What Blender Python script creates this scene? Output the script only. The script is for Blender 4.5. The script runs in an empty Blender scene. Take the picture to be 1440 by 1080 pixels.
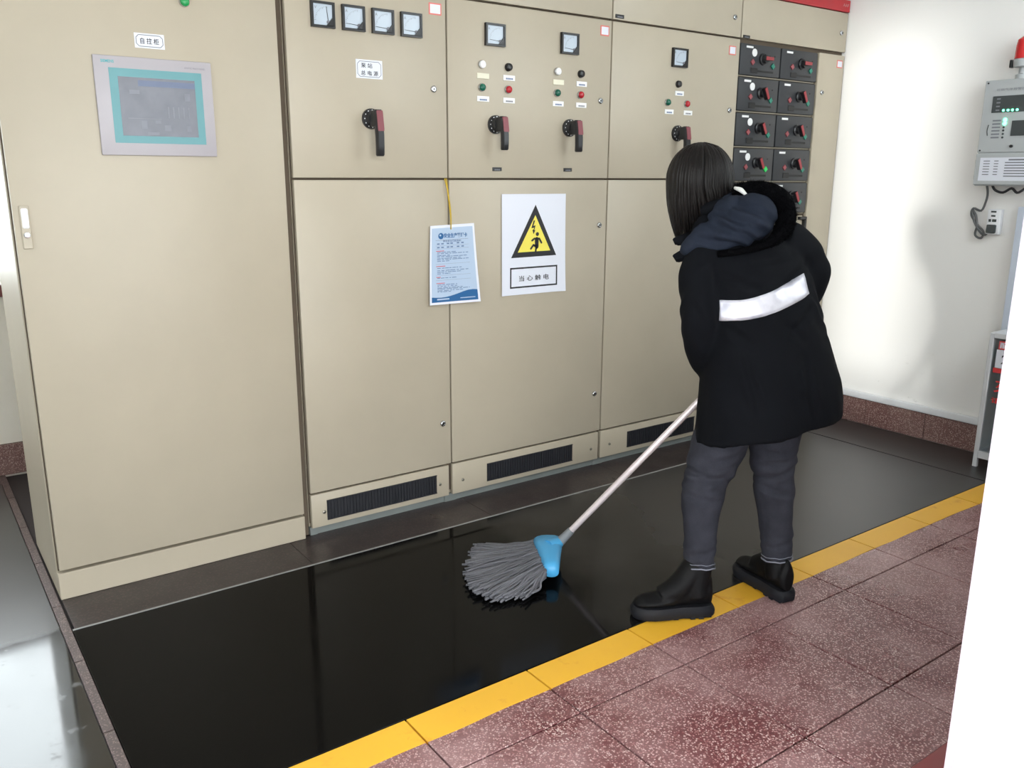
import bpy, bmesh, math, random
from mathutils import Vector, Matrix, noise
from mathutils.bvhtree import BVHTree

random.seed(7)
SC = bpy.context.scene
COL = SC.collection

# ------------------------------------------------------------------ camera, sky, exposure
CAM = Vector((-0.7721, -3.0061, 1.4))
YAW, PITCH, ROLL, FPX = 0.627616, 0.240808, 0.005035, 1201.98
cam_d = bpy.data.cameras.new('camera')
cam_d.sensor_fit = 'HORIZONTAL'; cam_d.sensor_width = 36.0
cam_d.lens = FPX / 1440.0 * 36.0
cam_d.clip_start = 0.02
cam = bpy.data.objects.new('camera', cam_d); COL.objects.link(cam)
_f = Vector((math.sin(YAW)*math.cos(PITCH), math.cos(YAW)*math.cos(PITCH), -math.sin(PITCH)))
_r0 = Vector((math.cos(YAW), -math.sin(YAW), 0)); _u0 = _r0.cross(_f)
_r = math.cos(ROLL)*_r0 + math.sin(ROLL)*_u0
_u = -math.sin(ROLL)*_r0 + math.cos(ROLL)*_u0
cam.matrix_world = Matrix(((_r.x, _u.x, -_f.x, CAM.x), (_r.y, _u.y, -_f.y, CAM.y), (_r.z, _u.z, -_f.z, CAM.z), (0, 0, 0, 1)))
SC.camera = cam

world = bpy.data.worlds.new('overcast_sky'); SC.world = world
world.use_nodes = True
_bg = world.node_tree.nodes['Background']
_bg.inputs['Color'].default_value = (0.93, 0.97, 1.0, 1)
_bg.inputs['Strength'].default_value = 7.5

SC.view_settings.view_transform = 'Standard'
SC.view_settings.look = 'None'
SC.view_settings.exposure = 0.08
SC.view_settings.gamma = 1.0
SC.view_settings.use_curve_mapping = False

# low winter sun, hazy, coming in along the cabinets from the left
sun_d = bpy.data.lights.new('hazy_sun', 'SUN'); sun_d.energy = 2.4; sun_d.angle = math.radians(3.5); sun_d.color = (1.0, 0.96, 0.92)
sun_o = bpy.data.objects.new('hazy_sun', sun_d); COL.objects.link(sun_o); sun_o.location = (-8, -3.5, 3)
sun_o.rotation_euler = Vector((0.972, 0.205, -0.110)).to_track_quat('-Z', 'Y').to_euler()

# openings that let daylight in (portals only help the sampling of the sky)
def portal(name, loc, rot, sx, sy):
    l = bpy.data.lights.new(name, 'AREA'); l.shape = 'RECTANGLE'; l.size = sx; l.size_y = sy
    l.cycles.is_portal = True
    o = bpy.data.objects.new(name, l); COL.objects.link(o); o.location = loc; o.rotation_euler = rot
JAMB_X = 0.968
DOOR_L, DOOR_H = -0.95, 2.45
WIN = (1.95, 3.45, 1.45, 2.98)        # window beside the door: x0, x1, z0, z1
ADDED_WIN = (-2.12, -1.42, 0.95, 3.0)       # added window in the left wall, shaped to pass the sun: y0, y1, z0, z1
BWIN = (-2.3, -0.30, 0.90, 2.6)       # window in the back wall, left of the cabinets
CEIL = 3.2
Y_FRONT, Y_BACK, X_LEFT, X_RIGHT = -2.25, 1.52, -3.2, 3.69
portal('door_daylight', ((DOOR_L+JAMB_X)/2, Y_FRONT-0.27, DOOR_H/2), (math.radians(90), 0, 0), JAMB_X-DOOR_L, DOOR_H)
portal('front_window_daylight', ((WIN[0]+WIN[1])/2, Y_FRONT-0.27, (WIN[2]+WIN[3])/2), (math.radians(90), 0, 0), WIN[1]-WIN[0], WIN[3]-WIN[2])
portal('added_window_daylight', (X_LEFT-0.23, (ADDED_WIN[0]+ADDED_WIN[1])/2, (ADDED_WIN[2]+ADDED_WIN[3])/2), (math.radians(90), 0, math.radians(-90)), ADDED_WIN[1]-ADDED_WIN[0], ADDED_WIN[3]-ADDED_WIN[2])
portal('back_window_daylight', ((BWIN[0]+BWIN[1])/2, Y_BACK+0.27, (BWIN[2]+BWIN[3])/2), (math.radians(-90), 0, 0), BWIN[1]-BWIN[0], BWIN[3]-BWIN[2])

# ------------------------------------------------------------------ materials
def lin(c):
    def g(v):
        v /= 255.0
        return v/12.92 if v <= 0.04045 else ((v+0.055)/1.055)**2.4
    return tuple(g(v) for v in c)
M = {}
def nodes_of(name):
    m = bpy.data.materials.new(name); m.use_nodes = True
    nt = m.node_tree; b = nt.nodes['Principled BSDF']; M[name] = m
    return m, nt, b
def N(nt, t, **kw):
    n = nt.nodes.new(t)
    for k, v in kw.items():
        if k.startswith('_'): setattr(n, k[1:], v)
        else: n.inputs[k].default_value = v
    return n
def mixc(nt, fac, a, b, mode='MIX'):
    n = nt.nodes.new('ShaderNodeMix'); n.data_type = 'RGBA'; n.blend_type = mode
    if isinstance(fac, (int, float)): n.inputs[0].default_value = fac
    else: nt.links.new(fac, n.inputs[0])
    for i, v in ((6, a), (7, b)):
        if isinstance(v, tuple): n.inputs[i].default_value = v + (1,) if len(v) == 3 else v
        else: nt.links.new(v, n.inputs[i])
    return n.outputs[2]
def maprange(nt, src, a, b, c=0.0, d=1.0):
    n = nt.nodes.new('ShaderNodeMapRange'); nt.links.new(src, n.inputs[0])
    for i, v in enumerate((a, b, c, d)): n.inputs[i+1].default_value = v
    return n.outputs[0]
def pos(nt): return nt.nodes.new('ShaderNodeNewGeometry').outputs['Position']
def vnoise(nt, scale, detail=3.0, vec=None, rough=0.5):
    n = N(nt, 'ShaderNodeTexNoise', Scale=scale, Detail=detail, Roughness=rough)
    nt.links.new(vec if vec is not None else pos(nt), n.inputs['Vector'])
    return n.outputs['Fac']
def math_n(nt, op, a, b):
    n = nt.nodes.new('ShaderNodeMath'); n.operation = op
    for i, v in enumerate((a, b)):
        if isinstance(v, (int, float)): n.inputs[i].default_value = v
        else: nt.links.new(v, n.inputs[i])
    return n.outputs[0]
def bump(nt, b, src, strength, dist=0.002):
    n = N(nt, 'ShaderNodeBump', Strength=strength, Distance=dist)
    nt.links.new(src, n.inputs['Height']); nt.links.new(n.outputs[0], b.inputs['Normal'])
def pm(name, col, rough=0.5, metal=0.0, var=0.06, scale=6.0, bmp=0.0, bscale=250.0, spec=0.5, srgb=True, emis=None, es=0.0):
    m, nt, b = nodes_of(name)
    c = lin(col) if srgb else col
    f = vnoise(nt, scale, 4)
    lo = tuple(v*(1-var) for v in c); hi = tuple(min(1, v*(1+var)) for v in c)
    nt.links.new(mixc(nt, f, lo, hi), b.inputs['Base Color'])
    b.inputs['Roughness'].default_value = rough; b.inputs['Metallic'].default_value = metal
    b.inputs['Specular IOR Level'].default_value = spec
    if bmp: bump(nt, b, vnoise(nt, bscale, 2), bmp)
    if emis:
        b.inputs['Emission Color'].default_value = lin(emis) + (1,); b.inputs['Emission Strength'].default_value = es
    return m

# painted sheet steel of the cabinets: soft stains, fine orange peel
m, nt, b = nodes_of('cabinet_paint')
c = lin((178, 168, 149))
big = maprange(nt, vnoise(nt, 1.7, 5, rough=0.6), 0.3, 0.7)
nt.links.new(mixc(nt, big, tuple(v*0.93 for v in c), tuple(min(1, v*1.04) for v in c)), b.inputs['Base Color'])
b.inputs['Roughness'].default_value = 0.42
bump(nt, b, vnoise(nt, 350, 2), 0.05, 0.001)

pm('gap_rubber', (92, 80, 66), 0.8)
pm('vent_dark', (34, 35, 40), 0.5)
pm('shelf_edge', (150, 142, 124), 0.5)
pm('frame_lavender', (176, 168, 178), 0.5, var=0.02)
pm('base_steel', (128, 134, 132), 0.45, 0.2, var=0.15, scale=14)
pm('red_header', (178, 40, 48), 0.4)
pm('silver_letter', (190, 160, 160), 0.4)
pm('black_plastic', (22, 22, 24), 0.35, var=0.1)
pm('drawer_plastic', (46, 48, 52), 0.45, var=0.08, scale=20, bmp=0.05, bscale=600)
pm('drawer_recess', (9, 9, 10), 0.5)
pm('handle_black', (30, 30, 33), 0.38)
pm('handle_red', (128, 62, 70), 0.45)
pm('knob_red', (150, 50, 56), 0.4)
pm('white_plastic', (238, 238, 238), 0.4, var=0.02)
pm('cream_label', (226, 222, 200), 0.5, var=0.02)
pm('paper_white', (222, 225, 235), 0.55, var=0.015)
pm('dial_white', (186, 198, 210), 0.3, var=0.03, scale=40)
pm('print_black', (34, 34, 38), 0.6)
pm('print_grey', (120, 122, 130), 0.6)
pm('print_blue', (92, 112, 150), 0.6)
pm('print_red', (205, 60, 62), 0.5)
pm('sticker_red', (220, 120, 112), 0.5)
pm('sign_yellow', (238, 222, 92), 0.5, var=0.03)
pm('card_blue', (176, 194, 216), 0.3, var=0.03)
pm('card_navy', (42, 96, 148), 0.3)
pm('string_yellow', (196, 164, 44), 0.7)
pm('chrome', (190, 192, 196), 0.22, 1.0)
pm('screw_steel', (150, 146, 136), 0.35, 0.8)
pm('hmi_grey', (172, 167, 172), 0.4, var=0.02)
pm('hmi_teal', (88, 146, 152), 0.4, var=0.02)
pm('teal_print', (70, 170, 176), 0.5)
pm('button_green', (16, 92, 72), 0.25)
pm('button_red', (176, 30, 42), 0.25)
pm('lamp_green', (30, 150, 80), 0.25)
pm('lens_green', (40, 130, 110), 0.3)
pm('lens_green_lit', (40, 190, 90), 0.3, emis=(40, 190, 90), es=0.25)
pm('lens_red', (150, 74, 80), 0.3)
pm('wall_white', (244, 243, 241), 0.55, var=0.02, scale=3, bmp=0.1, bscale=60)
m, nt, b = nodes_of('wall_scuffed')
sx = nt.nodes.new('ShaderNodeSeparateXYZ'); nt.links.new(pos(nt), sx.inputs[0])
mp = N(nt, 'ShaderNodeMapping'); mp.inputs['Scale'].default_value = (1, 6, 14); nt.links.new(pos(nt), mp.inputs['Vector'])
sc_ = maprange(nt, vnoise(nt, 2.2, 6, mp.outputs[0], 0.7), 0.62, 0.74)
lowz = maprange(nt, sx.outputs[2], 0.55, 0.2, 0.0, 0.55)
nt.links.new(mixc(nt, math_n(nt, 'MULTIPLY', sc_, lowz), lin((244, 243, 241)), lin((150, 146, 144))), b.inputs['Base Color'])
b.inputs['Roughness'].default_value = 0.55; bump(nt, b, vnoise(nt, 60, 2), 0.1)
pm('wall_cream', (236, 230, 218), 0.6, var=0.04, scale=4, bmp=0.15, bscale=50)
pm('ceiling_white', (244, 244, 242), 0.7, var=0.01)
pm('pvc_white', (236, 238, 242), 0.35, var=0.02)
pm('pvc_blue', (206, 216, 232), 0.4, var=0.02)
pm('window_frame', (228, 230, 232), 0.35, var=0.02)
pm('sill_stone', (110, 54, 50), 0.4, var=0.2, scale=60)
pm('threshold_red', (128, 58, 60), 0.4, var=0.1, scale=12)
pm('ground_concrete', (176, 174, 168), 0.8, var=0.15, scale=3)
pm('panel_grey', (176, 180, 182), 0.42, var=0.03)
pm('panel_dark', (62, 68, 70), 0.2)
pm('led_green', (110, 255, 190), 0.4, emis=(90, 255, 180), es=6.0)
pm('beacon_red', (206, 40, 44), 0.2)
pm('cable_black', (46, 46, 50), 0.5)
pm('cable_grey', (92, 94, 96), 0.5)
pm('box_frame', (206, 208, 212), 0.35, var=0.03)
pm('box_inside', (198, 204, 206), 0.5, var=0.05)
pm('extinguisher_red', (196, 38, 44), 0.3)
pm('mop_blue', (72, 158, 208), 0.4, var=0.08)
pm('mop_handle', (206, 196, 198), 0.3, 0.25, var=0.05)
pm('mop_collar', (120, 124, 128), 0.5)
pm('edge_metal', (150, 150, 150), 0.5, 0.2, var=0.2, scale=30)
pm('skin', (226, 178, 156), 0.5, var=0.05, scale=20)
pm('lip', (190, 108, 104), 0.45)
pm('eye_white', (236, 234, 230), 0.2)
pm('boot_black', (7, 7, 9), 0.6, var=0.15, scale=40, bmp=0.2, bscale=300, spec=0.2)
pm('boot_sole', (24, 25, 30), 0.65, var=0.1, spec=0.25)
pm('lace_black', (14, 14, 16), 0.7)
pm('fur_black', (6, 6, 8), 0.95, var=0.3, scale=200, spec=0.05)
pm('denim_hem', (122, 124, 136), 0.8, var=0.15, scale=120)
pm('inner_white', (225, 225, 222), 0.7)

def cloth(name, col, var, fine, rough=0.85, bs=0.25, big=7, spec=0.12):
    m, nt, b = nodes_of(name); c = lin(col)
    f = vnoise(nt, big, 4); g = vnoise(nt, fine, 2)
    k = mixc(nt, f, tuple(v*(1-var) for v in c), tuple(v*(1+var) for v in c))
    k2 = mixc(nt, maprange(nt, g, 0.3, 0.7, 0.0, 0.35), k, tuple(v*0.55 for v in c))
    nt.links.new(k2, b.inputs['Base Color']); b.inputs['Roughness'].default_value = rough
    b.inputs['Specular IOR Level'].default_value = spec
    bump(nt, b, g, bs, 0.001)
cloth('coat_black', (11, 13, 18), 0.25, 500)
cloth('hood_navy', (36, 42, 55), 0.2, 400)
cloth('denim', (52, 53, 61), 0.55, 320, big=18, bs=0.5)
cloth('mop_cotton', (112, 112, 118), 0.35, 260, rough=0.95)

m, nt, b = nodes_of('reflective_tape')
nt.links.new(mixc(nt, maprange(nt, vnoise(nt, 16, 3), 0.35, 0.65), (0.46, 0.46, 0.54), (0.74, 0.74, 0.82)), b.inputs['Base Color'])
b.inputs['Roughness'].default_value = 0.35; b.inputs['Metallic'].default_value = 0.3

m, nt, b = nodes_of('hair_dark')
g = N(nt, 'ShaderNodeTexNoise', Scale=1.0, Detail=3.0)
mp = N(nt, 'ShaderNodeMapping'); mp.inputs['Scale'].default_value = (260, 260, 18)
nt.links.new(pos(nt), mp.inputs['Vector']); nt.links.new(mp.outputs[0], g.inputs['Vector'])
nt.links.new(mixc(nt, g.outputs['Fac'], (0.002, 0.0018, 0.0018), (0.009, 0.007, 0.0065)), b.inputs['Base Color'])
b.inputs['Roughness'].default_value = 0.45; b.inputs['Specular IOR Level'].default_value = 0.2

# terrazzo: stone chips in a coloured ground, worn and dusty in patches
def terrazzo(name, ground, chips, dust, dfac, rough=0.34, scale=125):
    m, nt, b = nodes_of(name)
    p = pos(nt)
    v = N(nt, 'ShaderNodeTexVoronoi', Scale=scale, Randomness=1.0); nt.links.new(p, v.inputs['Vector'])
    sep = nt.nodes.new('ShaderNodeSeparateColor'); nt.links.new(v.outputs['Color'], sep.inputs[0])
    ramp = nt.nodes.new('ShaderNodeValToRGB'); ramp.color_ramp.interpolation = 'CONSTANT'
    els = ramp.color_ramp.elements
    els[0].position = 0.0; els[0].color = lin(chips[0]) + (1,)
    els[1].position = 1.0/len(chips); els[1].color = lin(chips[1]) + (1,)
    for i, cc in enumerate(chips[2:]):
        e = els.new((i+2)/len(chips)); e.color = lin(cc) + (1,)
    nt.links.new(sep.outputs[0], ramp.inputs[0])
    edge = maprange(nt, v.outputs['Distance'], 0.42, 0.55)
    k = mixc(nt, edge, ramp.outputs[0], lin(ground))
    d = maprange(nt, vnoise(nt, 2.6, 5, rough=0.65), 0.40, 0.72, 0.0, dfac)
    k = mixc(nt, d, k, lin(dust))
    nt.links.new(k, b.inputs['Base Color'])
    nt.links.new(maprange(nt, vnoise(nt, 5, 4), 0.3, 0.7, rough-0.08, rough+0.12), b.inputs['Roughness'])
    return m
terrazzo('terrazzo_floor', (104, 60, 62), [(104, 56, 58), (178, 138, 136), (100, 52, 55), (194, 164, 160), (154, 108, 108), (126, 74, 76), (206, 180, 176), (164, 122, 120)], (190, 158, 158), 0.6, 0.32, 200)
terrazzo('terrazzo_skirting', (112, 80, 76), [(128, 92, 88), (168, 138, 130), (108, 74, 70), (190, 166, 158), (140, 102, 98)], (146, 124, 116), 0.5, 0.5, 240)
terrazzo('terrazzo_dark', (46, 38, 38), [(58, 46, 46), (72, 56, 56), (44, 38, 38), (66, 54, 54), (52, 44, 44)], (50, 44, 44), 0.4, 0.34)  # darker ground and chips, for the row at the cabinet foot
terrazzo('terrazzo_strip', (78, 64, 62), [(92, 74, 72), (120, 100, 96), (80, 66, 64), (132, 112, 108), (88, 72, 70)], (92, 80, 78), 0.3, 0.4, 220)

# yellow floor paint, scuffed
m, nt, b = nodes_of('yellow_paint')
w = maprange(nt, vnoise(nt, 9, 6, rough=0.7), 0.58, 0.72)
k = mixc(nt, vnoise(nt, 3, 4), lin((222, 166, 44)), lin((240, 186, 58)))
nt.links.new(mixc(nt, math_n(nt, 'MULTIPLY', w, 0.55), k, lin((196, 116, 44))), b.inputs['Base Color'])
b.inputs['Roughness'].default_value = 0.42

# black rubber mat, freshly mopped on the left, drier to the right
def rubber(name, wet_expr, swet=0.08, sdry=0.5):
    m, nt, b = nodes_of(name)
    p = pos(nt); s = nt.nodes.new('ShaderNodeSeparateXYZ'); nt.links.new(p, s.inputs[0])
    wet = wet_expr(nt, s)
    fine = vnoise(nt, 5, 3, rough=0.5)
    dry = mixc(nt, fine, lin((47, 45, 45)), lin((55, 53, 53)))
    nt.links.new(mixc(nt, wet, dry, lin((9, 9, 9))), b.inputs['Base Color'])
    r = nt.nodes.new('ShaderNodeMix'); nt.links.new(wet, r.inputs[0])
    nt.links.new(maprange(nt, fine, 0.2, 0.8, 0.30, 0.34), r.inputs[2])
    nt.links.new(maprange(nt, vnoise(nt, 3.5, 3), 0.35, 0.7, 0.05, 0.16), r.inputs[3])
    nt.links.new(r.outputs[0], b.inputs['Roughness'])
    nt.links.new(maprange(nt, wet, 0.0, 1.0, sdry, swet), b.inputs['Specular IOR Level'])
def wet_main(nt, s):
    n = vnoise(nt, 2.2, 4)
    e = math_n(nt, 'ADD', s.outputs[0], math_n(nt, 'MULTIPLY', n, 1.0))
    return maprange(nt, e, 1.5, 2.3, 1.0, 0.0)
def wet_left(nt, s):
    n = vnoise(nt, 7, 5)
    e = math_n(nt, 'ADD', s.outputs[1], math_n(nt, 'MULTIPLY', n, 0.06))
    dirt = maprange(nt, vnoise(nt, 11, 5, rough=0.6), 0.60, 0.66, 1.0, 0.35)
    return math_n(nt, 'MULTIPLY', maprange(nt, e, -0.20, -0.16, 1.0, 0.0), dirt)
def wet_none(nt, s):
    return maprange(nt, vnoise(nt, 3, 4), 0.6, 0.9, 0.0, 0.5)
rubber('rubber_mat', wet_main); rubber('rubber_mat_left', wet_left, 1.0, 1.0); rubber('rubber_mat_right', wet_none)

# panes: clear with a surface reflection
def pane_mat(name, tint, refl):
    m = bpy.data.materials.new(name); m.use_nodes = True; M[name] = m
    nt = m.node_tree; nt.nodes.clear()
    out = nt.nodes.new('ShaderNodeOutputMaterial'); mx = nt.nodes.new('ShaderNodeMixShader')
    t = nt.nodes.new('ShaderNodeBsdfTransparent'); t.inputs[0].default_value = tint + (1,)
    g = nt.nodes.new('ShaderNodeBsdfGlossy'); g.inputs['Roughness'].default_value = 0.03
    fr = N(nt, 'ShaderNodeLayerWeight', Blend=0.5)
    f2 = math_n(nt, 'MULTIPLY', math_n(nt, 'ADD', math_n(nt, 'MULTIPLY', math_n(nt, 'POWER', fr.outputs['Facing'], 5.0), 0.9), 0.04), refl)
    nt.links.new(f2, mx.inputs[0]); nt.links.new(t.outputs[0], mx.inputs[1]); nt.links.new(g.outputs[0], mx.inputs[2])
    nt.links.new(mx.outputs[0], out.inputs[0])
pane_mat('pane_clear', (0.96, 0.98, 0.98), 1.0)
pane_mat('pane_smoky', (0.90, 0.93, 0.94), 1.2)

# control screen: dim grey-blue picture of a plant diagram
m, nt, b = nodes_of('screen_face')
br = N(nt, 'ShaderNodeTexNoise', Scale=22.0, Detail=2.0); nt.links.new(pos(nt), br.inputs['Vector'])
nt.links.new(mixc(nt, maprange(nt, br.outputs['Fac'], 0.4, 0.7), lin((88, 91, 102)), lin((98, 101, 112))), b.inputs['Base Color'])
b.inputs['Roughness'].default_value = 0.25
pm('screen_bar', (82, 96, 126), 0.3); pm('screen_pale', (108, 111, 122), 0.3)

# ------------------------------------------------------------------ mesh helpers
class MB:
    """collects shapes (world coordinates) into one mesh"""
    def __init__(s): s.bm = bmesh.new()
    def box(s, x0, x1, y0, y1, z0, z1, bev=0.0, seg=1):
        g = bmesh.ops.create_cube(s.bm, size=1.0)['verts']
        for v in g:
            v.co = Vector(((x0+x1)/2 + v.co.x*(x1-x0), (y0+y1)/2 + v.co.y*(y1-y0), (z0+z1)/2 + v.co.z*(z1-z0)))
        if bev:
            ed = list({e for v in g for e in v.link_edges})
            bmesh.ops.bevel(s.bm, geom=ed, offset=bev, segments=seg, profile=0.5, affect='EDGES')
        return s
    def cyl(s, p0, p1, r0, r1=None, n=16, caps=True):
        p0 = Vector(p0); p1 = Vector(p1); r1 = r0 if r1 is None else r1
        d = (p1-p0); q = d.to_track_quat('Z', 'Y').to_matrix()
        rings = []
        for p, r in ((p0, r0), (p1, r1)):
            rings.append([s.bm.verts.new(p + q @ Vector((r*math.cos(2*math.pi*i/n), r*math.sin(2*math.pi*i/n), 0))) for i in range(n)])
        for i in range(n):
            j = (i+1) % n
            s.bm.faces.new((rings[0][i], rings[0][j], rings[1][j], rings[1][i]))
        if caps:
            s.bm.faces.new(rings[0][::-1]); s.bm.faces.new(rings[1])
        return s
    def lathe(s, o, axis, prof, n=20):
        """prof: list of (distance along axis, radius)"""
        o = Vector(o); q = Vector(axis).to_track_quat('Z', 'Y').to_matrix()
        rings = []
        for d, r in prof:
            rings.append([s.bm.verts.new(o + q @ Vector((max(r, 1e-5)*math.cos(2*math.pi*i/n), max(r, 1e-5)*math.sin(2*math.pi*i/n), d))) for i in range(n)])
        for a, b2 in zip(rings, rings[1:]):
            for i in range(n):
                j = (i+1) % n
                s.bm.faces.new((a[i], a[j], b2[j], b2[i]))
        s.bm.faces.new(rings[0][::-1]); s.bm.faces.new(rings[-1])
        return s
    def tube(s, pts, r, n=8, sub=4, closed=False, flat=1.0):
        P = spline(pts, sub, closed)
        R = r if callable(r) else (lambda t: r)
        rings = []
        up = Vector((0, 0, 1)); m_ = len(P); prev = None
        for k, p in enumerate(P):
            if closed: d = P[(k+1) % m_] - P[k-1]
            else: d = P[min(k+1, m_-1)] - P[max(k-1, 0)]
            d.normalize()
            if prev is None:
                a = d.cross(up)
                if a.length < 1e-3: a = d.cross(Vector((1, 0, 0)))
            else: a = prev - d*prev.dot(d)
            a.normalize(); prev = a; b2 = d.cross(a)
            rr = R(k/max(1, m_-1))
            rings.append([s.bm.verts.new(p + rr*(math.cos(2*math.pi*i/n)*a + flat*math.sin(2*math.pi*i/n)*b2)) for i in range(n)])
        K = m_ if closed else m_-1
        for k in range(K):
            A = rings[k]; B = rings[(k+1) % m_]
            for i in range(n):
                j = (i+1) % n
                s.bm.faces.new((A[i], A[j], B[j], B[i]))
        if not closed:
            s.bm.faces.new(rings[0][::-1]); s.bm.faces.new(rings[-1])
        return s
    def loft(s, rings, cap=True):
        R = [[s.bm.verts.new(p) for p in ring] for ring in rings]
        n = len(R[0])
        for a, b2 in zip(R, R[1:]):
            for i in range(n):
                j = (i+1) % n
                s.bm.faces.new((a[i], a[j], b2[j], b2[i]))
        if cap:
            for ring, fl in ((R[0], True), (R[-1], False)):
                c = Vector((0, 0, 0))
                for v in ring: c += v.co
                cv = s.bm.verts.new(c/n)
                for i in range(n):
                    j = (i+1) % n
                    s.bm.faces.new((ring[j], ring[i], cv) if fl else (ring[i], ring[j], cv))
        return s
    def ball(s, c, rad, axes=None, n=16):
        """ellipsoid; axes = three unit vectors"""
        g = bmesh.ops.create_uvsphere(s.bm, u_segments=n, v_segments=max(8, n*2//3), radius=1.0)['verts']
        ax = axes or (Vector((1, 0, 0)), Vector((0, 1, 0)), Vector((0, 0, 1)))
        c = Vector(c)
        for v in g:
            v.co = c + ax[0]*v.co.x*rad[0] + ax[1]*v.co.y*rad[1] + ax[2]*v.co.z*rad[2]
        return s
    def poly(s, pts, d, th):
        """flat polygon extruded along d by th"""
        d = Vector(d)*th
        a = [s.bm.verts.new(Vector(p)) for p in pts]; b2 = [s.bm.verts.new(Vector(p)+d) for p in pts]
        s.bm.faces.new(a[::-1]); s.bm.faces.new(b2)
        n = len(a)
        for i in range(n):
            j = (i+1) % n
            s.bm.faces.new((a[i], a[j], b2[j], b2[i]))
        return s
    def build(s, name, mat, parent=None, smooth=False):
        bmesh.ops.recalc_face_normals(s.bm, faces=s.bm.faces[:])
        me = bpy.data.meshes.new(name); s.bm.to_mesh(me); s.bm.free()
        return place(name, me, mat, parent, smooth)

WPOS = {}
def place(name, me, mat, parent=None, smooth=False):
    vs = me.vertices
    lo = Vector((min(v.co[i] for v in vs) for i in range(3))); hi = Vector((max(v.co[i] for v in vs) for i in range(3)))
    c = Vector(((lo.x+hi.x)/2, (lo.y+hi.y)/2, lo.z))
    me.transform(Matrix.Translation(-c))
    me.materials.append(M[mat] if isinstance(mat, str) else mat)
    if smooth:
        me.polygons.foreach_set('use_smooth', [True]*len(me.polygons))
    o = bpy.data.objects.new(name, me); COL.objects.link(o)
    WPOS[o.name] = c
    if parent:
        o.parent = parent; o.location = c - WPOS[parent.name]
    else: o.location = c
    return o
def autosmooth(o, deg=35):
    me = o.data; bm = bmesh.new(); bm.from_mesh(me)
    for f in bm.faces: f.smooth = True
    for e in bm.edges:
        e.smooth = len(e.link_faces) == 2 and e.calc_face_angle(0) < math.radians(deg)
    bm.to_mesh(me); bm.free(); return o
def thing(name, label, cat, loc=(0, 0, 0), group=None):
    o = bpy.data.objects.new(name, None); COL.objects.link(o)
    o.empty_display_size = 0.1
    o.location = loc; WPOS[o.name] = Vector(loc)
    return tag(o, label, cat, group)
def tag(o, label, cat, group=None):
    o['label'] = label; o['category'] = cat
    if group: o['group'] = group
    return o
def fine(o): o['kind'] = 'stuff'; return o
def struct(o): o['kind'] = 'structure'; return o
def copy_at(o, delta, parent=None):
    c = o.copy(); COL.objects.link(c); c.parent = parent if parent else o.parent
    c.location = o.location + Vector(delta)
    WPOS[c.name] = WPOS[o.name] + Vector(delta)
    return c
def copy_tree(o, delta):
    c = copy_at(o, delta)
    for ch in [k for k in COL.objects if k.parent == o]:
        copy_at(ch, delta, c).location = ch.location
    return c
def spline(pts, sub=4, closed=False):
    P = [Vector(p) for p in pts]
    if sub <= 1 or len(P) < 3: return P
    out = []; n = len(P)
    K = n if closed else n-1
    for i in range(K):
        p1 = P[i]; p2 = P[(i+1) % n]
        p0 = P[i-1] if (i > 0 or closed) else 2*p1-p2
        p3 = P[(i+2) % n] if (i+2 < n or closed) else 2*p2-p1
        for k in range(sub):
            t = k/sub
            out.append(0.5*((2*p1) + (p2-p0)*t + (2*p0-5*p1+4*p2-p3)*t*t + (3*p1-p0-3*p2+p3)*t**3))
    if not closed: out.append(P[-1])
    return out
def text(body, size, mat, parent, o, xd=(1, 0, 0), zd=(0, 0, 1), bold=0.0, width=None, name='lettering', space=1.0):
    """flat print centred on o"""
    cu = bpy.data.curves.new('lettering', 'FONT'); cu.body = body; cu.size = 1.0
    cu.align_x = 'CENTER'; cu.align_y = 'CENTER'; cu.offset = bold; cu.space_character = space; cu.resolution_u = 3
    t = bpy.data.objects.new('lettering_source', cu); COL.objects.link(t)
    bpy.context.view_layer.update()
    me = bpy.data.meshes.new_from_object(t.evaluated_get(bpy.context.evaluated_depsgraph_get()))
    bpy.data.objects.remove(t); bpy.data.curves.remove(cu)
    xs = [v.co.x for v in me.vertices]; ys = [v.co.y for v in me.vertices]
    cx = (min(xs)+max(xs))/2; cy = (min(ys)+max(ys))/2
    kx = size if width is None else width/(max(xs)-min(xs))
    o = Vector(o); xd = Vector(xd); zd = Vector(zd)
    for v in me.vertices:
        v.co = o + xd*((v.co.x-cx)*kx) + zd*((v.co.y-cy)*size)
    me.materials.clear()
    return place(name, me, mat, parent)

# ------------------------------------------------------------------ the room
pm('grout', (52, 44, 44), 0.9)
struct(MB().box(X_LEFT, X_RIGHT, Y_FRONT-0.28, Y_BACK, -0.12, -0.012).build('floor', 'grout'))
floor = bpy.data.objects['floor']
struct(MB().box(-9, 9, -12, Y_FRONT-0.28, -0.16, -0.03).build('outside_ground', 'ground_concrete'))
struct(MB().box(X_LEFT-0.2, X_RIGHT+0.2, Y_FRONT-0.25, Y_BACK+0.25, CEIL, CEIL+0.15).build('ceiling', 'ceiling_white'))
struct(MB().box(X_RIGHT, X_RIGHT+0.2, Y_FRONT, Y_BACK+0.25, -0.1, CEIL).build('wall_right', 'wall_scuffed'))
b_ = MB()
b_.box(X_LEFT-0.2, X_LEFT, Y_FRONT-0.25, ADDED_WIN[0], -0.1, CEIL); b_.box(X_LEFT-0.2, X_LEFT, ADDED_WIN[1], Y_BACK+0.25, -0.1, CEIL)
b_.box(X_LEFT-0.2, X_LEFT, ADDED_WIN[0], ADDED_WIN[1], -0.1, ADDED_WIN[2]); b_.box(X_LEFT-0.2, X_LEFT, ADDED_WIN[0], ADDED_WIN[1], ADDED_WIN[3], CEIL)
struct(b_.build('wall_left', 'wall_white'))
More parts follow.
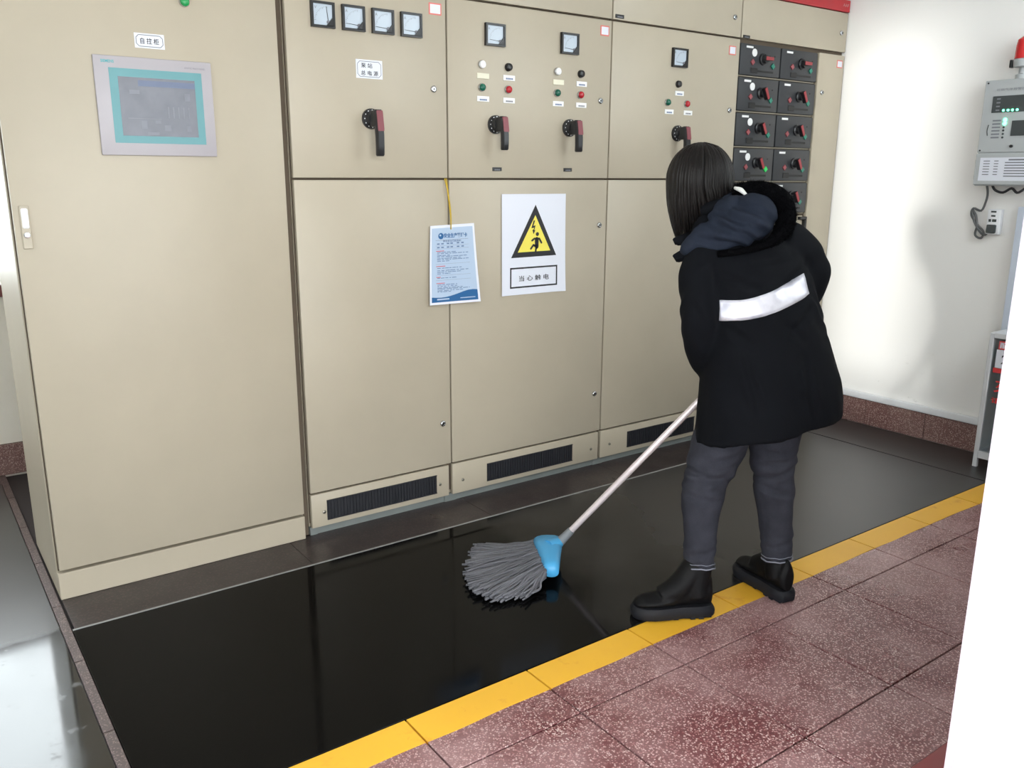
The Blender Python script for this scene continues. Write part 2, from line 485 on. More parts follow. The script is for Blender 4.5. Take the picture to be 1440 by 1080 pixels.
struct(MB().box(-4.2, 1.45, -6.2, Y_FRONT-0.251, 2.75, 2.90).build('added_porch_roof', 'wall_white'))  # unseen roof, added to hold back sky light from the door
for xx in (-4.1, 1.3):
    struct(MB().box(xx-0.12, xx+0.12, -6.15, -5.91, -0.03, 2.75, 0.01).build('added_porch_post', 'wall_white'))  # posts made up to carry the added roof
f_ = MB(); t = 0.05; xw = X_LEFT-0.12
f_.box(xw-0.03, xw+0.03, ADDED_WIN[0], ADDED_WIN[1], ADDED_WIN[2], ADDED_WIN[2]+t); f_.box(xw-0.03, xw+0.03, ADDED_WIN[0], ADDED_WIN[1], ADDED_WIN[3]-t, ADDED_WIN[3])
f_.box(xw-0.03, xw+0.03, ADDED_WIN[0], ADDED_WIN[0]+t, ADDED_WIN[2]+t, ADDED_WIN[3]-t); f_.box(xw-0.03, xw+0.03, ADDED_WIN[1]-t, ADDED_WIN[1], ADDED_WIN[2]+t, ADDED_WIN[3]-t)
w3 = struct(f_.build('added_window_3', 'window_frame'))  # unseen window, added to let the sun onto the right wall
MB().box(xw-0.003, xw+0.003, ADDED_WIN[0]+t, ADDED_WIN[1]-t, ADDED_WIN[2]+t, ADDED_WIN[3]-t).build('window_pane', 'pane_clear', w3)
b_ = MB()
b_.box(X_LEFT, BWIN[0], Y_BACK, Y_BACK+0.25, -0.1, CEIL); b_.box(BWIN[1], X_RIGHT, Y_BACK, Y_BACK+0.25, -0.1, CEIL)
b_.box(BWIN[0], BWIN[1], Y_BACK, Y_BACK+0.25, -0.1, BWIN[2]); b_.box(BWIN[0], BWIN[1], Y_BACK, Y_BACK+0.25, BWIN[3], CEIL)
struct(b_.build('wall_back', 'wall_cream'))
b_ = MB(); yf = Y_FRONT-0.25
b_.box(X_LEFT, DOOR_L, yf, Y_FRONT, -0.1, CEIL)
b_.box(DOOR_L, JAMB_X, yf, Y_FRONT, DOOR_H, CEIL)
b_.box(JAMB_X, WIN[0], yf, Y_FRONT, -0.1, CEIL, 0.006, 2)
b_.box(WIN[1], X_RIGHT+0.2, yf, Y_FRONT, -0.1, CEIL)
b_.box(WIN[0], WIN[1], yf, Y_FRONT, -0.1, WIN[2]); b_.box(WIN[0], WIN[1], yf, Y_FRONT, WIN[3], CEIL)
struct(b_.build('wall_front', 'wall_white'))
struct(MB().box(JAMB_X-0.005, JAMB_X+0.02, Y_FRONT-0.016, Y_FRONT+0.003, 0.006, DOOR_H).build('trim_3', 'frame_lavender'))
def window(name, x0, x1, y, z0, z1, nx):
    f = MB(); t = 0.05
    f.box(x0, x1, y-0.03, y+0.03, z0, z0+t); f.box(x0, x1, y-0.03, y+0.03, z1-t, z1)
    f.box(x0, x0+t, y-0.03, y+0.03, z0+t, z1-t); f.box(x1-t, x1, y-0.03, y+0.03, z0+t, z1-t)
    w = struct(f.build(name, 'window_frame'))
    for i in range(nx):
        a = x0+t+(x1-x0-2*t)*i/nx; c = x0+t+(x1-x0-2*t)*(i+1)/nx
        if i: MB().box(a-0.02, a+0.02, y-0.025, y+0.025, z0+t, z1-t).build('mullion', 'window_frame', w)
        MB().box(a+0.02, c-0.02, y-0.003, y+0.003, z0+t, z1-t).build('window_pane', 'pane_clear', w)
    return w
window('window_1', BWIN[0], BWIN[1], Y_BACK+0.15, BWIN[2], BWIN[3], 3)
window('window_2', WIN[0], WIN[1], Y_FRONT-0.15, WIN[2], WIN[3], 3)
struct(MB().box(BWIN[0]-0.05, BWIN[1]+0.04, Y_BACK-0.03, Y_BACK+0.12, BWIN[2]-0.055, BWIN[2]-0.001, 0.004).build('trim_1', 'sill_stone'))
struct(MB().box(DOOR_L-0.3, JAMB_X+0.35, Y_FRONT-0.30, -2.122, -0.012, 0.004, 0.004).build('trim_2', 'threshold_red'))

# terrazzo tiles, joints 3 mm, rows as on the floor in front of the mats
rows = [(-2.312, -1.9035), (-1.898, -1.4895), (-1.484, -1.3525)]
TX0 = 0.165
cache = {}
def tile(x0, x1, y0, y1, mat='terrazzo_floor', nm='floor_tile', z=0.0):
    key = (round(x1-x0, 3), round(y1-y0, 3), mat, z)
    if key not in cache:
        o = MB().box(x0, x1, y0, y1, -0.012, z, 0.0012).build(nm, mat, floor); cache[key] = o
    else:
        p = cache[key]
        copy_at(p, Vector(((x0+x1)/2, (y0+y1)/2, WPOS[p.name].z)) - WPOS[p.name], floor)
for (y0, y1) in rows:
    if y0 < -2.2: y0 = -2.124
    k = -3
    while TX0+0.4*k < X_RIGHT-0.1:
        x0 = TX0+0.4*k+0.0028; x1 = min(TX0+0.4*(k+1)-0.0028, X_RIGHT-0.002)
        tile(x0, x1, y0, y1); k += 1
# the painted border: one bar per tile, its outer edge brushed by hand
k = -3
while TX0+0.4*k < X_RIGHT-0.1:
    x0 = TX0+0.4*k+0.0028; x1 = min(TX0+0.4*(k+1)-0.0028, X_RIGHT-0.002)
    pts = [(x0, -1.2435, -0.012), (x1, -1.2435, -0.012)]
    n = 14
    for i in range(n+1):
        x = x1+(x0-x1)*i/n
        pts.append((x, -1.3505 + 0.0055*noise.noise(Vector((x*5.3, 0.3, 0))) - 0.004, -0.012))
    MB().poly(pts, (0, 0, 1), 0.0126).build('yellow_border', 'yellow_paint', floor)
    k += 1
# strip of terrazzo left bare between the mats
for i in range(7):
    y0 = -1.24+0.4*i; y1 = min(y0+0.397, Y_BACK-0.002)
    if y1 > y0+0.05: tile(-0.493, -0.466, y0, y1, 'terrazzo_strip', 'bare_strip', 0.001)
for i in range(6):
    tile(X_LEFT+0.45*i+0.01, X_LEFT+0.45*i+0.457, 1.372, Y_BACK-0.004, 'terrazzo_strip', 'bare_strip', 0.001)
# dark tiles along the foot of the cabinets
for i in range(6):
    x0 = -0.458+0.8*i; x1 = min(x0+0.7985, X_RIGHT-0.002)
    if x1-x0 > 0.02: tile(x0, x1, -0.238, 0.02, 'terrazzo_dark', 'cabinet_foot_tile', 0.0)

# skirting, set tile by tile
sk = struct(MB().box(X_RIGHT-0.002, X_RIGHT+0.03, Y_FRONT+0.01, 0.02, 0.0, 0.15).build('baseboard_right', 'gap_rubber'))
for i in range(7):
    y1 = -0.002-0.352*i; y0 = max(y1-0.350, Y_FRONT+0.012)
    if y1-y0 > 0.03: MB().box(X_RIGHT-0.016, X_RIGHT-0.001, y0, y1, 0.002, 0.146, 0.002).build('skirting_tile', 'terrazzo_skirting', sk)
sk = struct(MB().box(X_LEFT+0.01, X_RIGHT-0.02, Y_BACK-0.003, Y_BACK+0.03, 0.0, 0.15).build('baseboard_back', 'gap_rubber'))
for i in range(9):
    x0 = X_LEFT+0.012+0.402*i
    MB().box(x0, x0+0.4, Y_BACK-0.02, Y_BACK-0.002, 0.002, 0.148, 0.002).build('skirting_tile', 'terrazzo_skirting', sk)

# ------------------------------------------------------------------ mats
mat_ = tag(MB().box(-0.464, 3.276, -1.241, -0.240, -0.010, 0.0022, 0.0015).build('rubber_mat', 'rubber_mat'),
    'long black rubber floor mat lying wet in front of the cabinets', 'mat')
MB().box(-0.464, 3.276, -0.2440, -0.2350, -0.006, 0.0034).build('edge_trim', 'edge_metal', mat_)
tag(MB().box(3.284, X_RIGHT-0.018, -1.241, -0.05, -0.010, 0.0022, 0.0015).build('rubber_mat', 'rubber_mat_right'),
    'narrow dark floor mat against the right wall below the skirting', 'mat')
tag(MB().box(X_LEFT+0.02, -0.495, -1.9, 1.368, -0.010, 0.0022, 0.0015).build('rubber_mat', 'rubber_mat_left'),
    'glossy dark floor mat left of the screen cabinet with a bright wet patch', 'mat')

# ------------------------------------------------------------------ cabinets
YD = 0.0            # plane of the door fronts
def door(cab, x0, x1, z0, z1, name='door', th=0.02):
    return autosmooth(MB().box(x0, x1, YD, YD+th, z0, z1, 0.0025, 2).build(name, 'cabinet_paint', cab))
def adj(x, z, h):    # a feature seen at (x, z) on the door plane that in fact stands h proud of it
    k = (3.0061-h)/3.0061
    return CAM.x+(x-CAM.x)*k, CAM.z+(z-CAM.z)*k
def lock(cab, x, z):
    x, z = adj(x, z, 0.008)
    o = autosmooth(MB().lathe((x, YD, z), (0, -1, 0), [(0, 0.013), (0.004, 0.013), (0.007, 0.011), (0.008, 0.0085), (0.006, 0.008)], 20).build('lock', 'chrome', cab))
    MB().box(x-0.003, x+0.003, YD-0.0078, YD-0.005, z-0.003, z+0.003).build('key_slot', 'black_plastic', o)
def screw(cab, x, z):
    o = autosmooth(MB().lathe((x, YD, z), (0, -1, 0), [(0, 0.0075), (0.002, 0.007), (0.0035, 0.004)], 12).build('screw', 'screw_steel', cab))
    MB().box(x-0.0045, x+0.0045, YD-0.0038, YD-0.0025, z-0.0007, z+0.0007).build('screw_slot', 'black_plastic', o)
def meter(cab, x0, x1, z0, z1, vertical, ch):
    h = 0.014
    x0, z0 = adj(x0, z0, h); x1, z1 = adj(x1, z1, h)
    f = MB(); t = 0.008; w = x1-x0
    f.box(x0, x1, YD-h, YD, z0, z0+t); f.box(x0, x1, YD-h, YD, z1-t, z1)
    f.box(x0, x0+t, YD-h, YD, z0+t, z1-t); f.box(x1-t, x1, YD-h, YD, z0+t, z1-t)
    f.poly([(x1-0.034, YD-h, z0+0.006), (x1-0.006, YD-h, z0+0.006), (x1-0.006, YD-h, z0+0.038)], (0, 1, 0), h)
    o = f.build('analog_meter', 'black_plastic', cab)
    y = YD-0.007
    MB().box(x0+t, x1-t, y, YD, z0+t, z1-t).build('dial_face', 'dial_white', o)
    pv = (x1-0.024, z0+0.020)
    R = 0.052
    s = MB()
    for i in range(13):
        a = math.radians(94+82*i/12); l = 0.006 if i % 3 == 0 else 0.0035
        p0 = (pv[0]+R*math.cos(a), y-0.0005, pv[1]+R*math.sin(a)); p1 = (pv[0]+(R-l)*math.cos(a), y-0.0005, pv[1]+(R-l)*math.sin(a))
        s.cyl(p0, p1, 0.0004, n=4)
    fine(s.build('scale_marks', 'print_black', o))
    a = math.radians(97 if vertical else 176)
    MB().cyl((pv[0], y-0.0015, pv[1]), (pv[0]+0.05*math.cos(a), y-0.0015, pv[1]+0.05*math.sin(a)), 0.0011, 0.0008, n=6).build('needle', 'print_black', o)
    text(ch, 0.014, 'print_grey', o, (x0+0.018, y-0.0007, z1-0.020))
    autosmooth(MB().lathe((pv[0], y, pv[1]), (0, -1, 0), [(0, 0.006), (0.003, 0.006), (0.004, 0.004)], 12).build('pivot_cap', 'print_grey', o))
def button(cab, x, z, mat, lamp=False, nm='push_button'):
    x, z = adj(x, z, 0.012)
    o = autosmooth(MB().lathe((x, YD, z), (0, -1, 0), [(0, 0.0165), (0.005, 0.0165), (0.008, 0.0145)], 20).build(nm, 'black_plastic' if mat == 'black_plastic' else 'chrome', cab))
    prof = [(0.004, 0.0143), (0.012, 0.0143), (0.016, 0.012), (0.0185, 0.0065), (0.019, 0.0)] if lamp else [(0.004, 0.0143), (0.014, 0.0143), (0.0155, 0.0125), (0.015, 0.0)]
    autosmooth(MB().lathe((x, YD, z), (0, -1, 0), prof, 20).build('lens' if lamp else 'cap', mat, o), 50)
def plate(cab, x, z, w=0.058, h=0.021, mat='white_plastic', lines='print_blue'):
    o = MB().box(x-w/2, x+w/2, YD-0.004, YD, z-h/2, z+h/2, 0.0008).build('name_plate', mat, cab)
    if lines:
        s = MB(); a = x-w*0.30
        for i in range(5):
            s.box(a, a+w*0.10, YD-0.0043, YD-0.004, z-h*0.30, z+h*0.0); a += w*0.125
        fine(s.build('print_mark', lines, o))
    return o
def handle(cab, x, z, length):
    o = MB().lathe((x, YD, z), (0, -1, 0), [(0, 0.037), (0.010, 0.037), (0.014, 0.034), (0.014, 0.028), (0.020, 0.025), (0.030, 0.022)], 28)
    o = autosmooth(o.build('rotary_handle', 'handle_black', cab))
    s = MB()
    for i in range(9):
        a = math.radians(-60+30*i+90)
        s.cyl((x+0.031*math.cos(a), YD-0.0145, z+0.031*math.sin(a)), (x+0.031*math.cos(a), YD-0.0135, z+0.031*math.sin(a)), 0.0022, n=6)
    fine(s.build('dial_marks', 'white_plastic', o))
    autosmooth(MB().box(x-0.017, x+0.017, YD-0.070, YD-0.025, z-0.03, z+0.028, 0.006, 3).build('hub', 'handle_black', o))
    zb = z+0.028-length
    rings = []
    for t in (0, 0.1, 0.3, 0.55, 0.8, 0.97, 1.0):
        zz = z+0.030+(zb-z-0.030)*t; w = 0.0165-0.002*t; d = 0.0135
        if t in (0, 1.0): w *= 0.8; d *= 0.8
        yc = YD-0.058-0.012*math.sin(t*2.2)
        rings.append([(x+w*c_, yc+d*s_, zz) for c_, s_ in ((1, .5), (.7, 1), (-.7, 1), (-1, .5), (-1, -.5), (-.7, -1), (.7, -1), (1, -.5))])
    autosmooth(MB().loft(rings).build('lever', 'handle_black', o), 40)
    rings = []
    for t in (0, 0.04, 0.40, 0.44):
        zz = z+0.030+(zb-z-0.030)*(t+0.02); w = 0.0115 if t in (0, .44) else 0.0125
        yc = YD-0.058-0.012*math.sin(t*2.2)-0.0135
        rings.append([(x-w, yc+0.004, zz), (x+w, yc+0.004, zz), (x+w, yc-0.0025, zz), (x-w, yc-0.0025, zz)])
    MB().loft(rings).build('grip_inset', 'handle_red', o)
def sticker(cab, x, z, w=0.055, h=0.042):
    o = MB().box(x-w/2, x+w/2, YD-0.0012, YD, z-h/2, z+h/2).build('rating_sticker', 'sticker_red', cab)
    MB().box(x-w/2+0.005, x+w/2-0.005, YD-0.0018, YD-0.001, z-h/2+0.005, z+h/2-0.005).build('sticker_field', 'paper_white', o)
def carcass(cab, x0, x1, z1=2.267, red=True):
    b2 = MB().box(x0, x1, YD+0.026, 0.56, 0.034, z1, 0.002).build('cabinet_body', 'cabinet_paint', cab)
    MB().box(x0+0.0015, x1-0.0015, YD+0.022, YD+0.0265, 0.05, z1-0.02).build('gasket_face', 'gap_rubber', b2)
    f = MB().box(x0+0.004, x1-0.004, YD+0.020, 0.55, 0.0, 0.034)
    f.box(x0+0.0, x0+0.03, YD+0.016, 0.05, 0.0, 0.034); f.box(x1-0.03, x1, YD+0.016, 0.05, 0.0, 0.034)
    f.build('base_frame', 'base_steel', cab)
    if red:
        r = MB().box(x0, x1, YD-0.004, 0.10, 2.270, 2.331, 0.003).build('header_band', 'red_header', cab)
        return r
def vent(cab, x0, x1, gx0, gx1):
    o = door(cab, x0+0.003, x1-0.004, 0.034, 0.172, 'vent_panel')
    f = MB().box(gx0, gx1, YD-0.0015, YD+0.001, 0.057, 0.140)
    g = f.build('vent_backing', 'vent_dark', o)
    s = MB(); n = int((gx1-gx0)/0.0135)
    for i in range(n):
        a = gx0+(gx1-gx0)*(i+0.25)/n
        s.box(a, a+(gx1-gx0)/n*0.45, YD-0.005, YD-0.001, 0.0605, 0.1365)
    s.box(gx0, gx1, YD-0.0045, YD, 0.057, 0.0605); s.box(gx0, gx1, YD-0.0045, YD, 0.1365, 0.140)
    fine(s.build('vent_louvres', 'vent_dark', o))

# --- the tall cabinet with the touch screen
c1 = thing('control_cabinet', 'tall beige control cabinet with a touch screen, leftmost of the row', 'cabinet', (-0.02, 0.28, 0))
MB().box(-0.460, 0.412, YD+0.026, 0.55, 0.0, 2.33, 0.002).build('cabinet_body', 'cabinet_paint', c1)
MB().box(-0.456, 0.408, YD+0.020, YD+0.027, 0.098, 2.32).build('gasket_face', 'gap_rubber', c1)
autosmooth(MB().box(-0.460, 0.409, YD-0.001, YD+0.028, 0.0, 0.094, 0.002).build('plinth', 'cabinet_paint', c1))
door(c1, -0.453, 0.408, 0.104, 2.325)
MB().box(0.4125, 0.434, YD+0.03, 0.5, 0.0, 2.30).build('side_gasket', 'gap_rubber', c1)
la = MB().box(-0.436, -0.409, YD-0.006, YD, 1.170, 1.300, 0.002).build('door_latch', 'cabinet_paint', c1)
MB().box(-0.432, -0.413, YD-0.010, YD-0.005, 1.232, 1.292, 0.003).build('latch_paddle', 'white_plastic', la)
autosmooth(MB().lathe((-0.4225, YD-0.006, 1.212), (0, -1, 0), [(0, 0.009), (0.004, 0.009), (0.005, 0.006)], 14).build('latch_keyhole', 'chrome', la))
button(c1, 0.107, 1.932, 'lamp_green', True, 'indicator_lamp')
lp = MB().box(-0.058, 0.032, YD-0.0015, YD, 1.780, 1.824).build('name_plate', 'paper_white', c1)
def frame_line(parent, x0, x1, z0, z1, y, cut, w, mat='print_grey'):
    P = [(x0+cut, z0), (x1-cut, z0), (x1, z0+cut), (x1, z1-cut), (x1-cut, z1), (x0+cut, z1), (x0, z1-cut), (x0, z0+cut)]
    s = MB()
    for a, c_ in zip(P, P[1:]+P[:1]):
        d = Vector((c_[0]-a[0], 0, c_[1]-a[1])); n_ = Vector((-d.z, 0, d.x)).normalized()*w/2
        A = Vector((a[0], y, a[1])); C_ = Vector((c_[0], y, c_[1]))
        s.poly([A+n_, C_+n_, C_-n_, A-n_], (0, -1, 0), 0.0002)
    s.build('border_line', mat, parent)
frame_line(lp, -0.053, 0.027, 1.785, 1.819, YD-0.0016, 0.008, 0.0022)
text('自 控 柜', 0.019, 'print_black', lp, (-0.013, YD-0.0019, 1.8015), bold=0.015, width=0.056)
# touch screen
hm = autosmooth(MB().box(-0.187, 0.171, YD-0.010, YD, 1.452, 1.750, 0.003, 2).build('touch_screen', 'hmi_grey', c1))
MB().box(-0.145, 0.137, YD-0.0108, YD-0.009, 1.490, 1.7145).build('screen_bezel', 'hmi_teal', hm)
MB().box(-0.120, 0.1135, YD-0.0114, YD-0.010, 1.5125, 1.690).build('screen_face', 'screen_face', hm)
s = MB(); s.box(-0.062, 0.113, YD-0.0118, YD-0.0112, 1.664, 1.682); s.build('title_bar', 'screen_bar', hm)
s = MB()
for (a, c_, z0, z1) in [(-0.10, 0.0, 1.565, 1.567), (-0.062, -0.045, 1.535, 1.56), (-0.02, -0.002, 1.552, 1.562), (0.008, 0.028, 1.53, 1.548), (0.078, 0.092, 1.53, 1.548), (0.078, 0.095, 1.625, 1.648), (-0.09, -0.06, 1.64, 1.652), (-0.045, -0.01, 1.517, 1.525)]:
    s.box(a, c_, YD-0.0118, YD-0.0112, z0, z1)
for i in range(5): s.box(0.022+0.016*i, 0.026+0.016*i, YD-0.0118, YD-0.0112, 1.57, 1.605)
fine(s.build('screen_graphics', 'screen_pale', hm))
text('SIEMENS', 0.012, 'teal_print', hm, (-0.146, YD-0.0104, 1.733), bold=0.02, width=0.038)
text('SIMATIC MULTI PANEL', 0.007, 'print_grey', hm, (0.118, YD-0.0104, 1.728), width=0.066)

# --- cabinet with four meters
def std_cabinet(label, x0, x1, header=True):
    cab = thing('switchgear_cabinet', label, 'cabinet', ((x0+x1)/2, 0.28, 0), 'beige switchgear cabinets in a row')
    band = carcass(cab, x0, x1)
    door(cab, x0+0.003, x1-0.004, 2.064, 2.2655, 'header_door')
    return cab, band
X1, X2, X3, X4, X5 = 0.4355, 1.0885, 1.946, 2.803, 3.686
c2, _b = std_cabinet('beige switchgear cabinet with four meters in a row and one handle', X1, X2)
door(c2, X1+0.003, X2-0.004, 1.3835, 2.0555); door(c2, X1+0.003, X2-0.004, 0.180, 1.3755)
vent(c2, X1, X2-0.012, 0.503, 1.010); screw(c2, 0.491, 0.093); screw(c2, 1.027, 0.094)
for i, xx in enumerate((0.537, 0.6555, 0.774, 0.893)): meter(c2, xx, xx+0.089, 1.8995, 1.9855, i == 0, 'VAAA'[i])
sticker(c2, 1.038, 2.008)
lp = MB().box(0.699, 0.806, YD-0.0015, YD, 1.739, 1.804).build('name_plate', 'paper_white', c2)
frame_line(lp, 0.705, 0.800, 1.745, 1.798, YD-0.0016, 0.009, 0.002)
text('泵 站', 0.018, 'print_black', lp, (0.742, YD-0.0019, 1.784), bold=0.012, width=0.046)
text('总 电 源', 0.018, 'print_black', lp, (0.753, YD-0.0019, 1.758), bold=0.012, width=0.070)
lock(c2, 1.030, 1.719); lock(c2, 1.050, 0.363)
handle(c2, 0.752, 1.597, 0.163)

# --- cabinet with two handles
c3, _b = std_cabinet('beige switchgear cabinet with two meters and two handles, warning poster on its lower door', X2, X3)
door(c3, X2+0.003, X3-0.004, 1.3835, 2.0555); door(c3, X2+0.003, X3-0.004, 0.180, 1.3755)
vent(c3, X2, X3-0.008, 1.272, 1.769); screw(c3, 1.144, 0.091); screw(c3, 1.889, 0.092)
for dx, mx in ((0.0, 1.274), (0.389, 1.663)):
    meter(c3, mx, mx+0.0955, 1.900, 1.985, False, 'A')
    button(c3, 1.257+dx, 1.826, 'white_plastic'); button(c3, 1.389+dx, 1.825, 'black_plastic')
    button(c3, 1.257+dx, 1.739, 'button_green', True, 'indicator_lamp'); button(c3, 1.388+dx, 1.738, 'button_red', True, 'indicator_lamp')
    plate(c3, 1.256+dx, 1.7815, mat='cream_label', lines=None); plate(c3, 1.385+dx, 1.782)
    plate(c3, 1.256+dx, 1.694); plate(c3, 1.385+dx, 1.694, lines='print_grey')
    handle(c3, 1.316+dx*1.01, 1.5965, 0.130)
    plate(c3, 1.325+dx*0.977, 1.4195, 0.046, 0.015, 'black_plastic', 'print_grey')
sticker(c3, 1.901, 2.011, 0.05, 0.042); lock(c3, 1.893, 1.719); lock(c3, 1.907, 1.173); lock(c3, 1.906, 0.369)

# --- cabinet behind the person
c4, _b = std_cabinet('beige switchgear cabinet with one meter behind the person mopping', X3, X4)
door(c4, X3+0.003, X4-0.004, 1.3835, 2.0555); door(c4, X3+0.003, X4-0.004, 0.180, 1.3755)
vent(c4, X3, X4-0.008, 2.129, 2.620); screw(c4, 2.011, 0.096); screw(c4, 2.74, 0.096)
meter(c4, 2.336, 2.436, 1.895, 1.980, False, 'A')
button(c4, 2.386, 1.820, 'black_plastic'); button(c4, 2.318, 1.734, 'button_green', True, 'indicator_lamp'); button(c4, 2.449, 1.733, 'button_red', True, 'indicator_lamp')
plate(c4, 2.384, 1.777); plate(c4, 2.320, 1.691); plate(c4, 2.449, 1.691, lines='print_grey')
handle(c4, 2.382, 1.594, 0.130); sticker(c4, 2.745, 1.999, 0.05, 0.042); lock(c4, 2.757, 1.717); lock(c4, 2.757, 0.369)
plate(c4, 1.985, 2.078, 0.05, 0.016, 'black_plastic', 'print_grey'); lock(c4, 2.756, 2.154)
lock(c3, 1.893, 2.154)

# --- cabinet with the stack of dark withdrawable units
c5, band = std_cabinet('beige switchgear cabinet with a column of dark plug-in units, at the right wall', X4, X5)
text('AAF', 0.022, 'silver_letter', band, (3.645, YD-0.0045, 2.303), width=0.05)
lock(c5, 3.640, 2.162); plate(c5, 2.842, 2.071, 0.05, 0.014, 'black_plastic', 'print_grey')
door(c5, 3.454, X5-0.004, 0.180, 2.046, 'side_door'); sticker(c5, 3.640, 2.000, 0.05, 0.040); lock(c5, 3.509, 1.844)
ZR = [2.046, 1.886, 1.714, 1.540, 1.365, 1.192]
XC = [2.806, 3.130, 3.447]
def unit(cab, x0, x1, z0, z1, left, flat, lit):
    w = x1-x0; h = z1-z0
    o = autosmooth(MB().box(x0+0.004, x1-0.004, YD+0.002, YD+0.06, z0+0.007, z1-0.004, 0.005, 2).build('plug_in_unit', 'drawer_plastic', cab))
    X = lambda f: x0+w*f
    Z = lambda f: z1-h*f
    y = YD+0.002
    MB().box(X(0.14), X(0.30), y-0.0015, y, Z(0.15), Z(0.09)).build('unit_label', 'white_plastic', o)
    if left:
        autosmooth(MB().lathe((X(0.34), y, Z(0.27)), (0, -1, 0), [(0, 0.019), (0.002, 0.019), (0.0028, 0.016)], 20).build('number_disc', 'white_plastic', o))
    for fx, fz, mt, nm in ((0.30, 0.56, 'lens_red', 'red_lens'), (0.80, 0.62, 'lens_green_lit' if lit else 'lens_green', 'green_lens')):
        s = MB(); cx, cz, q = X(fx), Z(fz), 0.015
        s.poly([(cx-q, y, cz), (cx, y, cz-q), (cx+q, y, cz), (cx, y, cz+q)], (0, -1, 0), 0.006)
        s.build(nm, mt, o)
    kx, kz = X(0.55), Z(0.44)
    autosmooth(MB().lathe((kx, y, kz), (0, -1, 0), [(0, 0.029), (0.008, 0.028), (0.012, 0.022), (0.026, 0.020)], 20).build('knob_base', 'handle_black', o))
    a = math.radians(90 if flat else 28)
    d = Vector((math.sin(a), 0, -math.cos(a))); n_ = Vector((d.z, 0, -d.x))
    s = MB(); L0, L1 = -0.026, 0.034
    A = Vector((kx, y-0.022, kz))
    s.poly([A+d*L0-n_*0.010, A+d*L1-n_*0.008, A+d*L1+n_*0.008, A+d*L0+n_*0.010], (0, -1, 0), 0.020)
    s.build('knob_lever', 'handle_black', o)
    s = MB(); A = Vector((kx, y-0.042, kz))
    s.poly([A+d*L0-n_*0.009, A+d*(L1-0.002)-n_*0.007, A+d*(L1-0.002)+n_*0.007, A+d*L0+n_*0.009], (0, -1, 0), 0.003)
    s.build('knob_inset', 'knob_red', o)
    s = MB(); s.box(X(0.27), X(0.43), y-0.004, y, Z(0.88), Z(0.72), 0.002); s.box(X(0.43), X(0.82), y-0.002, y, Z(0.84), Z(0.78))
    s.build('pull_slot', 'drawer_recess', o)
    for fx in (0.72, 0.84):
        MB().box(X(fx)-0.004, X(fx)+0.004, y-0.001, y, Z(0.34), Z(0.30)).build('unit_mark', 'drawer_recess', o)
for i in range(5):
    for j in range(2):
        unit(c5, XC[j], XC[j+1], ZR[i+1], ZR[i], j == 0, i == 0, i == 3 and j == 0)
for i in range(1, 6):
    MB().box(2.808, 3.440, YD+0.012, YD+0.05, ZR[i]+0.0005, ZR[i]+0.0050).build('unit_shelf', 'shelf_edge', c5)
# larger opening below the units
lo_ = MB(); lo_.box(2.808, 3.449, YD, YD+0.02, 0.18, 0.62, 0.002); lo_.box(2.808, 3.30, YD, YD+0.02, 0.63, 1.178, 0.002)
lo_.build('lower_door', 'cabinet_paint', c5)
f = MB(); f.box(3.388, 3.449, YD-0.012, YD+0.02, 1.160, 1.176, 0.002); f.box(3.432, 3.449, YD-0.012, YD+0.02, 0.86, 1.160, 0.002)
f.box(3.388, 3.449, YD-0.012, YD+0.02, 0.85, 0.866, 0.002)
f.build('pull_frame', 'black_plastic', c5)
MB().box(3.32, 3.43, YD+0.006, YD+0.02, 0.63, 1.182, 0.002).build('filler_panel', 'cabinet_paint', c5)
MB().box(3.305, 3.34, YD-0.004, YD+0.018, 0.80, 1.14, 0.003).build('release_bar', 'lens_green', c5)
vent(c5, X4, X5-0.004, 3.0, 3.48)

# ------------------------------------------------------------------ warning poster
sg = thing('warning_poster', 'white poster with yellow electric shock warning triangle, taped to cabinet door', 'poster', (1.522, -0.006, 0.885))
def sheet(name, tl, tr, bl, br, bow, mat, parent, th=0.0006, n=14, y0=-0.003):
    s = MB(); g = []
    for side in (0, 1):
        for i in range(n+1):
            row = []
            for j in range(n+1):
                u = j/n; v = i/n
                x = (tl[0]*(1-u)+tr[0]*u)*(1-v)+(bl[0]*(1-u)+br[0]*u)*v
                z = (tl[1]*(1-u)+tr[1]*u)*(1-v)+(bl[1]*(1-u)+br[1]*u)*v
                row.append(s.bm.verts.new((x, y0-bow(u, v)-(th if side else 0), z)))
            g.append(row)
    for side in (0, 1):
        for i in range(n):
            for j in range(n):
                q = [g[side*(n+1)+i][j], g[side*(n+1)+i][j+1], g[side*(n+1)+i+1][j+1], g[side*(n+1)+i+1][j]]
                s.bm.faces.new(q if side == 0 else q[::-1])
    return s.build(name, mat, parent, smooth=True)
bow_s = lambda u, v: 0.0008 + 0.010*max(0, u-0.75)**2*16*v**3 + 0.003*max(0, 0.12-u)*8*v
sheet('poster_sheet', (1.348, 1.318), (1.695, 1.317), (1.348, 0.887), (1.697, 0.886), bow_s, 'paper_white', sg)
def conform(pts, x0, x1, z0, z1, bow, extra):
    return [(x, -0.003-bow((x-x0)/(x1-x0), (z1-z)/(z1-z0))-0.0006-extra, z) for x, z in pts]
SX0, SX1, SZ0, SZ1 = 1.348, 1.696, 0.8865, 1.3175
cs = lambda p, e: conform(p, SX0, SX1, SZ0, SZ1, bow_s, e)
tri = [(1.397, 1.048), (1.645, 1.050), (1.527, 1.272)]
MB().poly(cs(tri, 0.0004), (0, -1, 0), 0.0002).build('triangle_border', 'print_black', sg)
cx = sum(p[0] for p in tri)/3; cz = sum(p[1] for p in tri)/3
